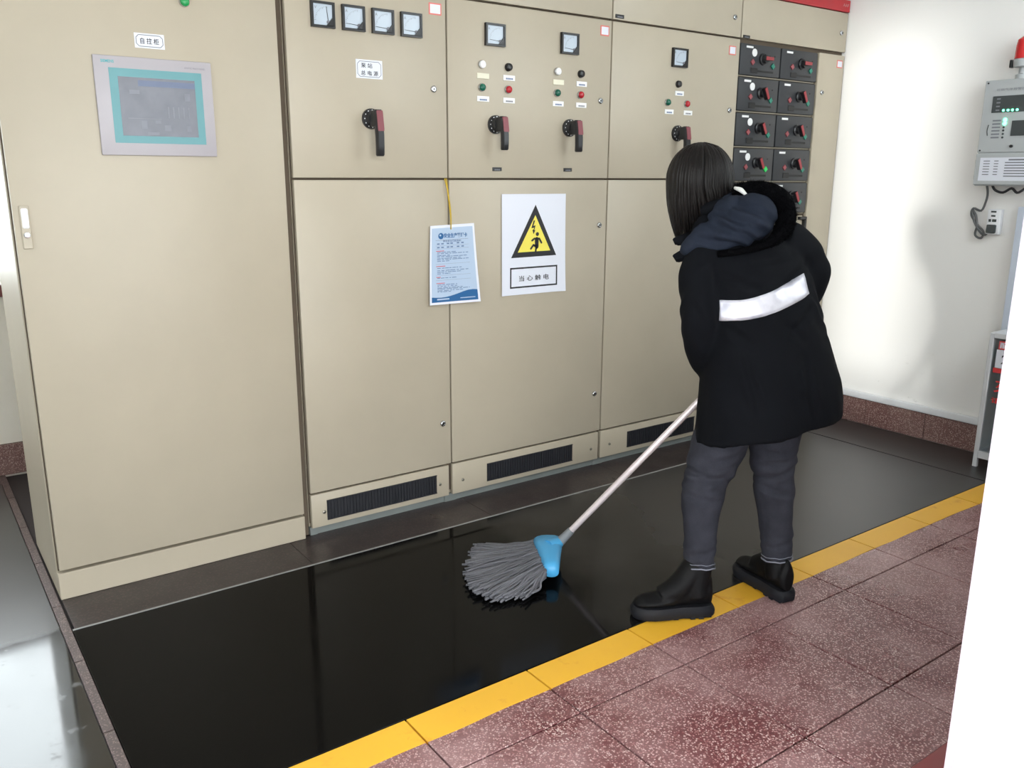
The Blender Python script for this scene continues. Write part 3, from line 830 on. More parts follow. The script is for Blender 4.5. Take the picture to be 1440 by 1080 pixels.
MB().poly(cs([(cx+(x-cx)*0.72, cz+(z-cz)*0.70) for x, z in tri], 0.0010), (0, -1, 0), 0.0002).build('triangle_field', 'sign_yellow', sg)
s = MB()
for P in ([(1.516, 1.205), (1.524, 1.205), (1.515, 1.182), (1.527, 1.184), (1.520, 1.163), (1.526, 1.164), (1.516, 1.146), (1.510, 1.166), (1.515, 1.165), (1.519, 1.174), (1.504, 1.172)],):
    s.poly(cs(P, 0.0016), (0, -1, 0), 0.0002)
s.build('lightning_bolt', 'print_black', sg)
s = MB()
yb = -0.0066
s.cyl((1.537, yb, 1.146), (1.537, yb-0.0004, 1.146), 0.0085, n=18)
def limb(P, w):
    for a, c_ in zip(P, P[1:]):
        d = Vector((c_[0]-a[0], 0, c_[1]-a[1])); n_ = Vector((-d.z, 0, d.x)).normalized()*w/2
        A = Vector((a[0], yb, a[1])); C_ = Vector((c_[0], yb, c_[1]))
        s.poly([A+n_, C_+n_, C_-n_, A-n_], (0, -1, 0), 0.0004)
    for p in P: s.cyl((p[0], yb, p[1]), (p[0], yb-0.0004, p[1]), w/2, n=10)
limb([(1.508, 1.119), (1.520, 1.127), (1.548, 1.126), (1.560, 1.108)], 0.0085)
limb([(1.534, 1.124), (1.534, 1.092)], 0.020); limb([(1.533, 1.090), (1.516, 1.100), (1.502, 1.084)], 0.009); limb([(1.532, 1.092), (1.527, 1.066)], 0.009)
s.build('shock_figure', 'print_black', sg)
s = MB(); R0 = (1.392, 1.652, 0.916, 1.006); t = 0.007
for (a, c_, z0, z1) in ((R0[0], R0[1], R0[2], R0[2]+t), (R0[0], R0[1], R0[3]-t, R0[3]), (R0[0], R0[0]+t, R0[2], R0[3]), (R0[1]-t, R0[1], R0[2], R0[3])):
    n = 8
    for i in range(n):
        xa = a+(c_-a)*i/n; xb = a+(c_-a)*(i+1)/n
        s.poly(cs([(xa, z0), (xb, z0), (xb, z1), (xa, z1)], 0.0004), (0, -1, 0), 0.0002)
s.build('text_frame', 'print_black', sg)
text('当 心 触 电', 0.026, 'print_black', sg, (1.522, -0.0060, 0.957), bold=0.01, width=0.165)

# ------------------------------------------------------------------ hanging safety card
cd = thing('safety_card', 'laminated pale blue safety card hanging on a yellow string between two doors', 'card', (1.10, -0.01, 0.876))
bow_c = lambda u, v: 0.004 + 0.010*v*v + 0.010*(u-0.5)**2*v
CT = ((0.996, 1.197), (1.205, 1.203), (0.981, 0.880), (1.229, 0.877))
sheet('card_sheet', *CT, bow_c, 'paper_white', cd)
def cpt(u, v, e):
    tl, tr, bl, br = CT
    x = (tl[0]*(1-u)+tr[0]*u)*(1-v)+(bl[0]*(1-u)+br[0]*u)*v; z = (tl[1]*(1-u)+tr[1]*u)*(1-v)+(bl[1]*(1-u)+br[1]*u)*v
    return (x, -0.003-bow_c(u, v)-0.0006-e, z)
def cgrid(name, u0, u1, v0, v1, mat, e, n=8, top=None):
    s = MB(); g = []
    for i in range(n+1):
        row = []
        for j in range(n+1):
            u = u0+(u1-u0)*j/n; va = v0 if top is None else top(u); v = va+(v1-va)*i/n
            row.append(s.bm.verts.new(cpt(u, v, e)))
        g.append(row)
    for i in range(n):
        for j in range(n): s.bm.faces.new((g[i][j], g[i][j+1], g[i+1][j+1], g[i+1][j]))
    return s.build(name, mat, cd, smooth=True)
cgrid('card_field', 0.035, 0.955, 0.035, 0.97, 'card_blue', 0.0004)
cgrid('card_wave', 0.035, 0.955, 0.9, 0.97, 'card_navy', 0.0008, 10, top=lambda u: 0.885+0.045*math.sin(u*5.2+0.6)*(0.5+u*0.5)-0.05*max(0, u-0.6))
def cline(lst, mat, name):
    s = MB()
    for (u0, u1, v, h) in lst:
        n = max(1, int((u1-u0)*6))
        for i in range(n):
            a = u0+(u1-u0)*i/n; c_ = u0+(u1-u0)*(i+1)/n
            s.poly([cpt(a, v+h, 0.0008), cpt(c_, v+h, 0.0008), cpt(c_, v, 0.0008), cpt(a, v, 0.0008)], (0, -1, 0), 0.0002)
    fine(s.build(name, mat, cd))
rnd = random.Random(3)
L = [(0.12, 0.84, 0.185, 0.003), (0.12, 0.84, 0.255, 0.002), (0.12, 0.84, 0.295, 0.002), (0.12, 0.84, 0.485, 0.002), (0.12, 0.84, 0.63, 0.002), (0.12, 0.84, 0.69, 0.002)]
cline(L, 'print_grey', 'ruled_lines')
L = []
for v in (0.335, 0.352, 0.375, 0.39, 0.412, 0.428, 0.447, 0.535, 0.565, 0.585, 0.605, 0.66, 0.745, 0.765, 0.785, 0.80, 0.82, 0.835):
    u = 0.15
    end = rnd.choice((0.42, 0.55, 0.66, 0.80, 0.82))
    while u < end:
        l = rnd.uniform(0.03, 0.11); L.append((u, min(u+l, end), v, 0.0075)); u += l+rnd.uniform(0.008, 0.03)
for v in (0.225, 0.27):
    for u in (0.15, 0.24, 0.36, 0.44, 0.58, 0.68): L.append((u, u+0.055, v, 0.014))
cline(L, 'print_blue', 'small_print')
cline([(0.13, 0.30, 0.318, 0.008), (0.13, 0.32, 0.510, 0.008), (0.13, 0.22, 0.648, 0.008), (0.13, 0.30, 0.725, 0.008)], 'print_red', 'red_headings')
p = cpt(0.56, 0.135, 0.0012); text('安全生产管理卡', 0.019, 'card_navy', cd, p, bold=0.03, width=0.112)
p = cpt(0.48, 0.203, 0.0012); text('岗位安全风险告知', 0.009, 'print_blue', cd, p, bold=0.02, width=0.085)
p = cpt(0.235, 0.135, 0.0010)
MB().cyl(p, (p[0], p[1]-0.0003, p[2]), 0.0125, n=20).build('round_emblem', 'card_navy', cd)
MB().cyl((p[0]-0.003, p[1]-0.0003, p[2]+0.003), (p[0]-0.003, p[1]-0.0006, p[2]+0.003), 0.004, n=12).build('emblem_mark', 'card_blue', cd)
cline([(0.14, 0.38, 0.925, 0.018), (0.60, 0.90, 0.928, 0.010)], 'card_blue', 'wave_lettering')
hole = cpt(0.46, 0.06, 0.001)
autosmooth(MB().tube([hole, (1.089, -0.014, 1.215), (1.083, -0.013, 1.28), (1.074, -0.012, 1.345), (1.069, -0.004, 1.377), (1.074, 0.004, 1.380)], 0.0022, 6).build('card_string', 'string_yellow', cd))
autosmooth(MB().tube([hole, (1.0915, -0.012, 1.22), (1.0915, -0.010, 1.25), (1.088, -0.010, 1.28), (1.079, -0.008, 1.345), (1.078, -0.003, 1.377), (1.076, 0.004, 1.380)], 0.002, 6).build('card_string', 'string_yellow', cd))

# ------------------------------------------------------------------ right wall: cable duct, alarm panel, beacon, socket, cabinet
autosmooth(tag(MB().box(X_RIGHT-0.026, X_RIGHT, Y_FRONT+0.02, -0.004, 0.149, 0.187, 0.006, 3).build('cable_duct', 'pvc_white'),
    'white plastic cable duct running along the right wall above the skirting', 'cable duct'))
XP = 3.58
ap = thing('gas_alarm_panel', 'grey wall alarm panel with green lights beside the doorway', 'alarm panel', (3.635, -1.05, 1.356))
MB().box(XP+0.006, X_RIGHT, -1.26, -0.846, 1.356, 1.842, 0.004).build('panel_housing', 'panel_grey', ap)
fc = MB().box(XP, XP+0.008, -1.26, -0.845, 1.512, 1.842, 0.002).build('front_plate', 'panel_grey', ap)
MB().box(XP-0.002, XP+0.002, -1.21, -0.889, 1.694, 1.769).build('display_window', 'panel_dark', fc)
for yy in (-0.944, -0.965, -0.985, -1.006):
    autosmooth(MB().lathe((XP-0.002, yy, 1.703), (-1, 0, 0), [(0, 0.0055), (0.003, 0.005), (0.0045, 0.002)], 12).build('status_light', 'led_green', fc))
for zz in (1.660, 1.643):
    autosmooth(MB().lathe((XP, -0.957, zz), (-1, 0, 0), [(0, 0.0085), (0.004, 0.008), (0.006, 0.003)], 12).build('status_light', 'led_green', fc))
for zz in (1.626, 1.612, 1.596, 1.580):
    autosmooth(MB().lathe((XP, -0.955, zz), (-1, 0, 0), [(0, 0.005), (0.003, 0.0045)], 10).build('status_light', 'panel_dark', fc))
MB().box(XP-0.002, XP+0.002, -1.13, -0.990, 1.586, 1.655).build('text_display', 'panel_dark', fc)
s = MB()
for i in range(6): s.box(XP-0.0005, XP+0.001, -0.938, -0.900, 1.577+0.0155*i, 1.584+0.0155*i)
for i in range(4): s.box(XP-0.0026, XP-0.0018, -0.925, -0.908, 1.702+0.017*i, 1.708+0.017*i)
fine(s.build('print_mark', 'print_grey', fc))
text('可燃气体报警控制器', 0.013, 'print_grey', fc, (XP-0.0006, -0.985, 1.797), (0, -1, 0), (0, 0, 1), width=0.17)
MB().cyl((XP, -1.002, 1.539), (XP-0.008, -1.002, 1.539), 0.007, n=12).build('key_switch', 'black_plastic', fc)
for (yy, zz) in ((-0.858, 1.830), (-0.858, 1.522)): MB().cyl((XP, yy, zz), (XP-0.002, yy, zz), 0.004, n=10).build('panel_screw', 'print_black', fc)
MB().tube([(XP-0.001, -0.884, 1.590), (XP-0.001, -0.880, 1.615), (XP-0.001, -0.884, 1.640)], 0.002, 6).build('speaker_slot', 'panel_dark', fc)
lw = MB().box(XP-0.004, XP+0.008, -1.26, -0.846, 1.362, 1.506, 0.002).build('terminal_cover', 'panel_grey', ap)
MB().box(XP-0.005, XP-0.003, -1.22, -0.868, 1.380, 1.488).build('instruction_label', 'paper_white', lw)
s = MB(); rnd = random.Random(5)
for i in range(6):
    z = 1.470-0.0125*i; s.box(XP-0.0056, XP-0.005, -0.915, -0.885, z, z+0.004); s.box(XP-0.0056, XP-0.005, -0.955, -0.935, z, z+0.004)
    s.box(XP-0.0056, XP-0.005, -1.20+rnd.uniform(0, .05), -0.985, z-0.008, z-0.003)
s.box(XP-0.0056, XP-0.005, -1.15, -1.0, 1.474, 1.481)
fine(s.build('print_mark', 'print_grey', lw))
for zz in (1.385, 1.46):
    MB().box(XP+0.01, XP+0.03, -0.846, -0.838, zz, zz+0.02, 0.002).build('cover_catch', 'panel_grey', lw)
bc = thing('warning_beacon', 'red warning beacon mounted on top of the grey alarm panel', 'beacon', (3.63, -0.985, 1.842))
autosmooth(MB().lathe((3.63, -0.985, 1.8425), (0, 0, 1), [(0, 0.03), (0.02, 0.03), (0.025, 0.018), (0.05, 0.018), (0.055, 0.045), (0.085, 0.048), (0.09, 0.042)], 24).build('beacon_base', 'panel_grey', bc))
autosmooth(MB().lathe((3.63, -0.985, 1.9325), (0, 0, 1), [(0, 0.044), (0.055, 0.043), (0.085, 0.038), (0.098, 0.022), (0.10, 0.0)], 24).build('beacon_lens', 'beacon_red', bc))
MB().box(3.60, 3.625, -0.943, -0.931, 1.895, 1.93, 0.002).build('mounting_bracket', 'black_plastic', bc)
# cables out of the panel, socket and wall trunking
tag(autosmooth(MB().tube([(3.64, -0.885, 1.358), (3.655, -0.886, 1.32), (3.665, -0.878, 1.28), (3.668, -0.86, 1.235), (3.668, -0.82, 1.245), (3.668, -0.815, 1.21), (3.668, -0.85, 1.165), (3.668, -0.885, 1.13), (3.668, -0.875, 1.10), (3.668, -0.845, 1.115),
    (3.664, -0.85, 1.16), (3.664, -0.838, 1.21), (3.664, -0.818, 1.235), (3.664, -0.835, 1.18), (3.664, -0.87, 1.13), (3.664, -0.895, 1.118), (3.664, -0.915, 1.140)], 0.0055, 8).build('power_cable', 'cable_grey')),
    'grey power cable coiled on the wall below the alarm panel', 'cable')
tag(autosmooth(MB().tube([(3.63, -0.915, 1.358), (3.645, -0.925, 1.335), (3.65, -0.96, 1.325), (3.645, -1.0, 1.345), (3.64, -1.03, 1.325), (3.645, -1.06, 1.345), (3.64, -1.075, 1.358)], 0.006, 8).build('signal_cable', 'cable_black')),
    'black signal cable looping under the alarm panel', 'cable')
so = thing('wall_socket', 'white wall socket with a dark plug below the alarm panel', 'socket', (X_RIGHT, -0.92, 1.11))
autosmooth(MB().box(3.655, X_RIGHT, -0.962, -0.898, 1.122, 1.245, 0.006, 2).build('socket_box', 'pvc_white', so))
MB().box(3.640, 3.656, -0.950, -0.906, 1.128, 1.170, 0.004).build('plug', 'panel_dark', so)
for (y0, y1, z0, z1) in ((-0.945, -0.925, 1.183, 1.196), (-0.920, -0.908, 1.183, 1.196), (-0.938, -0.918, 1.208, 1.216), (-0.94, -0.915, 1.228, 1.236)):
    MB().box(3.6535, 3.6555, y0, y1, z0, z1).build('socket_slot', 'panel_dark', so)
autosmooth(tag(MB().box(3.635, X_RIGHT, -1.20, -1.045, 0.188, 1.26, 0.006, 2).build('wall_trunking', 'pvc_blue'),
    'pale blue vertical trunking on the wall under the alarm panel', 'trunking'))

# fire extinguisher cabinet
fb = thing('extinguisher_cabinet', 'silver framed glass fire extinguisher cabinet on the floor by the doorway', 'cabinet', (3.56, -1.30, 0.0))
BX0, BX1, BY0, BY1, BZ = 3.452, 3.630, -1.62, -1.082, 0.674
s = MB(); t = 0.022
for (y0, y1) in ((BY0, BY0+t), (BY1-t, BY1)):
    s.box(BX0, BX0+t, y0, y1, 0.0, BZ, 0.003); s.box(BX1-t, BX1, y0, y1, 0.0, BZ, 0.003)
for (z0, z1) in ((0.05, 0.085), (BZ-t, BZ)):
    s.box(BX0, BX0+t, BY0+t, BY1-t, z0, z1); s.box(BX1-t, BX1, BY0+t, BY1-t, z0, z1)
    s.box(BX0+t, BX1-t, BY0, BY0+t, z0, z1); s.box(BX0+t, BX1-t, BY1-t, BY1, z0, z1)
s.build('frame', 'box_frame', fb)
MB().box(BX1-0.012, BX1-0.006, BY0+t, BY1-t, 0.085, BZ-t).build('back_panel', 'box_inside', fb)
MB().box(BX0+t, BX1-t, BY1-0.010, BY1-0.005, 0.085, BZ-t).build('side_panel', 'box_inside', fb)
MB().box(BX0+t, BX1-t, BY0+0.005, BY0+0.010, 0.085, BZ-t).build('side_panel', 'box_inside', fb)
MB().box(BX0+0.004, BX1-0.004, BY0+0.004, BY1-0.004, BZ-0.006, BZ-0.001).build('top_panel', 'box_frame', fb)
MB().box(BX0+t, BX1-t, BY0+t, BY1-t, 0.055, 0.062).build('bottom_panel', 'box_inside', fb)
gl = MB().box(BX0+0.008, BX0+0.012, BY0+t, BY1-t, 0.085, BZ-t).build('glass_door', 'pane_smoky', fb)
bd = MB().box(BX0+0.005, BX0+0.0075, -1.50, -1.128, 0.600, 0.640).build('red_banner', 'print_red', gl)
s1 = MB().box(BX0+0.005, BX0+0.0075, -1.45, -1.122, 0.510, 0.598).build('white_notice', 'paper_white', gl)
MB().box(BX0+0.005, BX0+0.0075, -1.50, -1.116, 0.485, 0.508).build('red_banner', 'print_red', gl)
text('配置灭火器箱', 0.03, 'paper_white', fb, (BX0+0.0045, -1.258, 0.620), (0, -1, 0), width=0.25, bold=0.02)
text('灭火器', 0.06, 'print_red', fb, (BX0+0.0045, -1.262, 0.420), (0, -1, 0), width=0.26, bold=0.03)
text('2', 0.06, 'print_black', fb, (BX0+0.0045, -1.162, 0.553), (0, -1, 0), bold=0.02)
text('请勿挪用', 0.03, 'print_red', fb, (BX0+0.0045, -1.235, 0.350), (0, -1, 0), width=0.22, bold=0.02)
for yy in (-1.24,):
    e = thing('fire_extinguisher', 'red fire extinguisher behind the glass of the floor cabinet', 'extinguisher', (3.545, yy, 0.063))
    autosmooth(MB().lathe((3.545, yy, 0.063), (0, 0, 1), [(0, 0.055), (0.01, 0.06), (0.30, 0.06), (0.35, 0.045), (0.38, 0.02), (0.40, 0.018)], 22).build('bottle', 'extinguisher_red', e))
    MB().box(3.50, 3.56, yy-0.012, yy+0.012, 0.463, 0.485, 0.004).build('valve', 'black_plastic', e)
    autosmooth(MB().tube([(3.545, yy+0.01, 0.47), (3.50, yy+0.05, 0.45), (3.485, yy+0.06, 0.35), (3.487, yy+0.06, 0.22)], 0.008, 8).build('hose', 'cable_black', e))

# ------------------------------------------------------------------ the person
GP = Vector((1.36, -1.27, 0.0))
PR = Vector((math.cos(YAW), -math.sin(YAW), 0)); PA = Vector((math.sin(YAW), math.cos(YAW), 0))
def W(r, a, z): return GP + PR*r + PA*a + Vector((0, 0, z))
def WD(r, a, z): return PR*r + PA*a + Vector((0, 0, z))
def solid(mb, voxel, smooth_it=4, disp=None):
    """fuse the collected shapes into one continuous skin"""
    bmesh.ops.recalc_face_normals(mb.bm, faces=mb.bm.faces[:])
    me = bpy.data.meshes.new('skin_source'); mb.bm.to_mesh(me); mb.bm.free()
    t = bpy.data.objects.new('skin_source', me); COL.objects.link(t)
    md = t.modifiers.new('r', 'REMESH'); md.mode = 'VOXEL'; md.voxel_size = voxel
    if smooth_it:
        sm = t.modifiers.new('s', 'SMOOTH'); sm.iterations = smooth_it; sm.factor = 0.5
    bpy.context.view_layer.update()
    out = bpy.data.meshes.new_from_object(t.evaluated_get(bpy.context.evaluated_depsgraph_get()))
    bpy.data.objects.remove(t); bpy.data.meshes.remove(me)
    if disp:
        ns = [v.normal.copy() for v in out.vertices]
        for v, n_ in zip(out.vertices, ns): v.co += n_*disp(v.co, n_)
    return out
def ring(c, e1, e2, w, d, n=36, p=2.3, tilt=0.0, tilt2=0.0):
    out = []
    for i in range(n):
        t = 2*math.pi*i/n
        cx_, sx_ = math.cos(t), math.sin(t)
        a = w*math.copysign(abs(cx_)**(2/p), cx_); b2 = d*math.copysign(abs(sx_)**(2/p), sx_)
        out.append(c + e1*a + e2*b2 + Vector((0, 0, tilt*a+tilt2*b2)))
    return out
def limbt(mb, pts, n=20, sub=5, flat=1.0):
    """tapered limb through (point, radius)"""
    P = [Vector(p) for p, r in pts]; R = [r for p, r in pts]
    m_ = (len(P)-1)
    def rad(t):
        f = t*m_; i = min(int(f), m_-1); k = f-i
        k = k*k*(3-2*k)
        return R[i]*(1-k)+R[i+1]*k
    mb.tube(P, rad, n, sub, flat=flat)

person = thing('person', 'person in a black hooded coat and grey jeans bending to push a mop', 'person', GP)
PHI = math.radians(24)
E1 = WD(math.cos(PHI), math.sin(PHI), 0); E2 = WD(-math.sin(PHI), math.cos(PHI), 0)      # across the body, forward

# mop handle line, hands on it
MOP_LOW = Vector((1.102, -0.750, 0.096)); GRIP_L = W(-0.040, 0.215, 0.655)
HD = (GRIP_L-MOP_LOW).normalized()
GRIP_R = MOP_LOW + HD*((GRIP_L-MOP_LOW).length+0.27)
HAND_L = MOP_LOW + HD*((GRIP_L-MOP_LOW).length+0.055)
WR_L = HAND_L + WD(-0.030, -0.060, 0.055); WR_R = GRIP_R + WD(0.055, -0.010, 0.055)

# --- body: head, neck, trunk, arms with hands, legs
HC = W(-0.100, 0.165, 1.385)
hfd = WD(-0.62, 0.66, -0.42).normalized(); hx = hfd.cross(Vector((0, 0, 1))).normalized(); hu = hx.cross(hfd).normalized()
def Hh(x, f_, u): return HC + hx*x + hfd*f_ + hu*u
bd_ = MB()
AX = (hx, hfd, hu)
bd_.ball(Hh(0, -0.012, 0.02), (0.074, 0.090, 0.085), AX, 20)
bd_.ball(Hh(0, 0.018, -0.03), (0.062, 0.066, 0.085), AX, 20)
bd_.ball(Hh(0, 0.050, -0.085), (0.030, 0.030, 0.026), AX, 12)
for sgn in (-1, 1):
    bd_.ball(Hh(0.037*sgn, 0.045, -0.035), (0.027, 0.030, 0.027), AX, 12)
    bd_.ball(Hh(0.030*sgn, 0.069, 0.022), (0.026, 0.012, 0.008), AX, 12)
    bd_.ball(Hh(0.074*sgn, -0.005, -0.012), (0.007, 0.020, 0.030), AX, 12)
bd_.tube([Hh(0, 0.076, 0.012), Hh(0, 0.090, -0.010), Hh(0, 0.100, -0.030)], lambda t: 0.007+0.005*t, 10, 3)
bd_.ball(Hh(0, 0.094, -0.034), (0.015, 0.012, 0.009), AX, 12)
bd_.ball(Hh(0, 0.078, -0.061), (0.023, 0.010, 0.007), AX, 12)
bd_.ball(Hh(0, 0.076, -0.070), (0.019, 0.010, 0.006), AX, 12)
limbt(bd_, [(Hh(0, -0.025, -0.05), 0.052), (W(-0.06, 0.11, 1.30), 0.050), (W(-0.03, 0.10, 1.22), 0.07)])
trunk = [(W(-0.02, 0.10, 1.25), 0.07, 0.06), (W(0.015, 0.09, 1.19), 0.155, 0.085), (W(0.045, 0.075, 1.08), 0.145, 0.10), (W(0.085, 0.05, 0.93), 0.12, 0.085), (W(0.11, 0.04, 0.80), 0.15, 0.10), (W(0.11, 0.04, 0.68), 0.15, 0.105)]
bd_.loft([ring(c, E1, E2, w, d, 24, 2.2) for c, w, d in trunk])
def hand(mb, P, Wr):
    D = HD; n_ = (Wr-P) - D*(Wr-P).dot(D); n_.normalize(); t_ = D.cross(n_)
    if t_.dot(WD(0, 1, 0)) < 0: t_ = -t_
    def at_(off, al, rr): return P + D*off + (n_*math.cos(al)+t_*math.sin(al))*rr
    # palm lies against the shaft on the wrist side
    limbt(mb, [(Wr, 0.024), (P+n_*0.042+D*0.004, 0.028), (P+n_*0.030+t_*0.006, 0.030)], 14, 4)
    mb.ball(P+n_*0.030+t_*0.004, (0.041, 0.028, 0.016), (D, t_, n_), 14)
    for i, (ln, r_) in enumerate(((215, 0.0078), (235, 0.0084), (228, 0.0082), (205, 0.0076))):
        off = -0.031+0.0205*(3-i)
        a0 = 20
        pts = [(at_(off, math.radians(a0-15), 0.034), r_*1.12)]
        for k in (0.18, 0.42, 0.68, 0.88, 1.0):
            pts.append((at_(off-0.002*k, math.radians(a0+ln*k), 0.0225 if k > 0.3 else 0.027), r_*(1.08-0.28*k)))
        limbt(mb, pts, 10, 3)
    pts = [(at_(0.018, math.radians(-20), 0.036), 0.0115)]
    for k in (0.3, 0.65, 1.0): pts.append((at_(0.020+0.030*k, math.radians(-25-130*k), 0.0245), 0.0108-0.0022*k))
    limbt(mb, pts, 10, 3)
SH_L, EL_L = W(-0.105, 0.045, 1.165), W(-0.120, -0.012, 0.955)
SH_R, EL_R = W(0.165, 0.125, 1.185), W(0.268, 0.165, 1.045)
for path, wr, gp in (([SH_L, W(-0.112, 0.020, 1.090), W(-0.118, -0.012, 0.985), W(-0.110, -0.005, 0.915), W(-0.086, 0.055, 0.825)], WR_L, HAND_L),
                     ([SH_R, W(0.205, 0.130, 1.155), W(0.262, 0.155, 1.080), W(0.258, 0.190, 1.010), W(0.225, 0.245, 0.945)], WR_R, GRIP_R)):
    limbt(bd_, list(zip(path+[wr], (0.048, 0.044, 0.039, 0.036, 0.031, 0.024))), 16, 5)
    hand(bd_, gp, wr)
LEG_L = [W(0.02, 0.02, 0.70), W(-0.030, 0.0, 0.553), W(-0.080, -0.035, 0.405), W(-0.094, -0.080, 0.262), W(-0.096, -0.104, 0.166)]
LEG_R = [W(0.19, 0.06, 0.70), W(0.165, 0.055, 0.540), W(0.174, 0.050, 0.390), W(0.192, 0.042, 0.235), W(0.199, 0.030, 0.135)]
BOOT = {'L': (W(-0.052, -0.106, 0), WD(-1, -0.085, 0).normalized()), 'R': (W(0.226, -0.032, 0), WD(-0.40, 0.92, 0).normalized())}
for leg, bt in ((LEG_L, 'L'), (LEG_R, 'R')):
    h0, dr = BOOT[bt]
    limbt(bd_, [(leg[0], 0.075), (leg[1], 0.066), (leg[2], 0.050), (leg[3], 0.044), (leg[4], 0.032), (h0+dr*0.06+Vector((0, 0, 0.080)), 0.026), (h0+dr*0.13+Vector((0, 0, 0.062)), 0.020), (h0+dr*0.20+Vector((0, 0, 0.055)), 0.014)], 16, 4)
for p_, r_ in ((SH_L, 0.054), (SH_R, 0.054), (W(0.02, 0.02, 0.70), 0.08), (W(0.19, 0.06, 0.70), 0.08)): bd_.ball(p_, (r_, r_, r_), n=16)
body = place('body', solid(bd_, 0.0042, 6), 'skin', person, True)
for sgn in (-1, 1):
    e = MB().ball(Hh(0.030*sgn, 0.0715, 0.006), (0.0115, 0.006, 0.0050), AX, 12).build('eye', 'eye_white', body, True)
MB().ball(Hh(0, 0.0845, -0.0655), (0.019, 0.004, 0.0065), AX, 12).build('lips', 'lip', body, True)

def crease(r, z, lst, dep, wid):
    d = 0.0
    for (r0, z0), (r1, z1) in lst:
        vx, vz = r1-r0, z1-z0; t = max(0, min(1, ((r-r0)*vx+(z-z0)*vz)/(vx*vx+vz*vz)))
        e = math.hypot(r-r0-vx*t, z-z0-vz*t); f = 1-abs(t-0.5)*1.2
        d += f*dep*(-math.exp(-(e/wid)**2)+0.7*math.exp(-((e-2.2*wid)/wid)**2))
    return d

# --- coat
ct = MB()
spine = [  # r, a, z, half width, half depth, tilt
    (0.128, 0.035, 0.594, 0.250, 0.184, 0.13), (0.129, 0.035, 0.602, 0.251, 0.185, 0.13), (0.132, 0.035, 0.66, 0.247, 0.180, 0.11), (0.128, 0.035, 0.74, 0.236, 0.172, 0.08),
    (0.112, 0.040, 0.84, 0.217, 0.160, 0.06), (0.095, 0.048, 0.93, 0.202, 0.152, 0.05), (0.072, 0.060, 1.03, 0.196, 0.150, 0.03),
    (0.045, 0.080, 1.12, 0.190, 0.145, 0.0), (0.020, 0.095, 1.19, 0.172, 0.128, 0.0), (-0.015, 0.110, 1.245, 0.120, 0.098, 0.0), (-0.045, 0.120, 1.285, 0.078, 0.075, 0.0)]
ct.loft([ring(W(r, a, z), E1, E2, w, d, 44, 2.35, k, -0.16*max(0, min(1, (0.9-z)/0.3))) for r, a, z, w, d, k in spine])
limbt(ct, [(W(-0.085, 0.050, 1.185), 0.075), (W(-0.112, 0.020, 1.090), 0.071), (W(-0.118, -0.012, 0.985), 0.064), (W(-0.110, -0.005, 0.915), 0.060), (W(-0.086, 0.055, 0.825), 0.052), (WR_L.lerp(W(-0.086, 0.055, 0.825), 0.05), 0.044)], 22, 6)
limbt(ct, [(W(0.140, 0.115, 1.195), 0.078), (W(0.205, 0.130, 1.165), 0.076), (W(0.262, 0.155, 1.080), 0.070), (W(0.258, 0.190, 1.010), 0.064), (W(0.225, 0.245, 0.945), 0.054), (WR_R.lerp(W(0.225, 0.245, 0.945), 0.25), 0.046)], 22, 6)
def coat_folds(p, n_):
    l = p-GP; r = l.dot(PR); a = l.dot(PA); z = l.z
    d = 0.0035*noise.noise(Vector((r*7, a*7, z*5)))
    d += 0.0045*noise.noise(Vector((r*16+z*9, a*14, z*12+4)))
    hem = max(0.0, (0.95-z)/0.35)
    d += 0.007*hem*math.sin(r*26+a*15+1.2*noise.noise(Vector((r*4, a*4, z*2))))*0.6      # skirt falls in soft flutes
    elb = math.exp(-((z-1.0)/0.10)**2)*(1 if (r < -0.06 or r > 0.20) else 0.25)
    d += 0.0026*elb*math.sin(z*70+r*30+9*noise.noise(Vector((r*9, a*9, z*6))))
    wst = math.exp(-((z-1.12)/0.07)**2)
    d += 0.003*wst*math.sin(z*60-r*26)
    if a < 0.06:
        d += crease(r+0.008*noise.noise(l*12), z, [((0.21, 1.13), (0.10, 1.06)), ((0.02, 1.15), (0.16, 1.165)), ((-0.07, 0.96), (0.02, 0.90)), ((0.22, 1.0), (0.14, 0.93)), ((-0.06, 1.10), (0.03, 1.07)), ((0.10, 0.98), (0.20, 0.90)), ((0.0, 0.86), (0.05, 0.70)), ((0.18, 0.86), (0.24, 0.68))], 0.006, 0.010)
    return d
coat_me = solid(ct, 0.0085, 5, coat_folds)
bvh = BVHTree.FromPolygons([v.co.copy() for v in coat_me.vertices], [list(p.vertices) for p in coat_me.polygons])
coat = place('coat', coat_me, 'coat_black', person, True)
def on_coat(r, z, off):
    hit = bvh.ray_cast(W(r, -1.2, z), PA)
    return (hit[0] + hit[1]*off) if hit[0] else W(r, -0.1, z)
# reflective band across the back
s = MB(); nU, nV = 34, 5; g = []
TOPP = [(-0.076, 1.031), (-0.002, 1.038), (0.085, 1.064), (0.194, 1.104)]; BOTP = [(-0.073, 0.970), (0.002, 0.977), (0.098, 1.003), (0.208, 1.044)]
T = spline([(x, 0, z) for x, z in TOPP], 12); B = spline([(x, 0, z) for x, z in BOTP], 12)
for j in range(len(T)):
    col_ = []
    for i in range(nV+1):
        q = T[j].lerp(B[j], i/nV); col_.append((on_coat(q.x, q.z, 0.0045), on_coat(q.x, q.z, 0.001)))
    g.append(col_)
vf = [[s.bm.verts.new(c[0]) for c in col_] for col_ in g]; vb = [[s.bm.verts.new(c[1]) for c in col_] for col_ in g]
for j in range(len(g)-1):
    for i in range(nV):
        s.bm.faces.new((vf[j][i], vf[j][i+1], vf[j+1][i+1], vf[j+1][i])); s.bm.faces.new((vb[j][i], vb[j+1][i], vb[j+1][i+1], vb[j][i+1]))
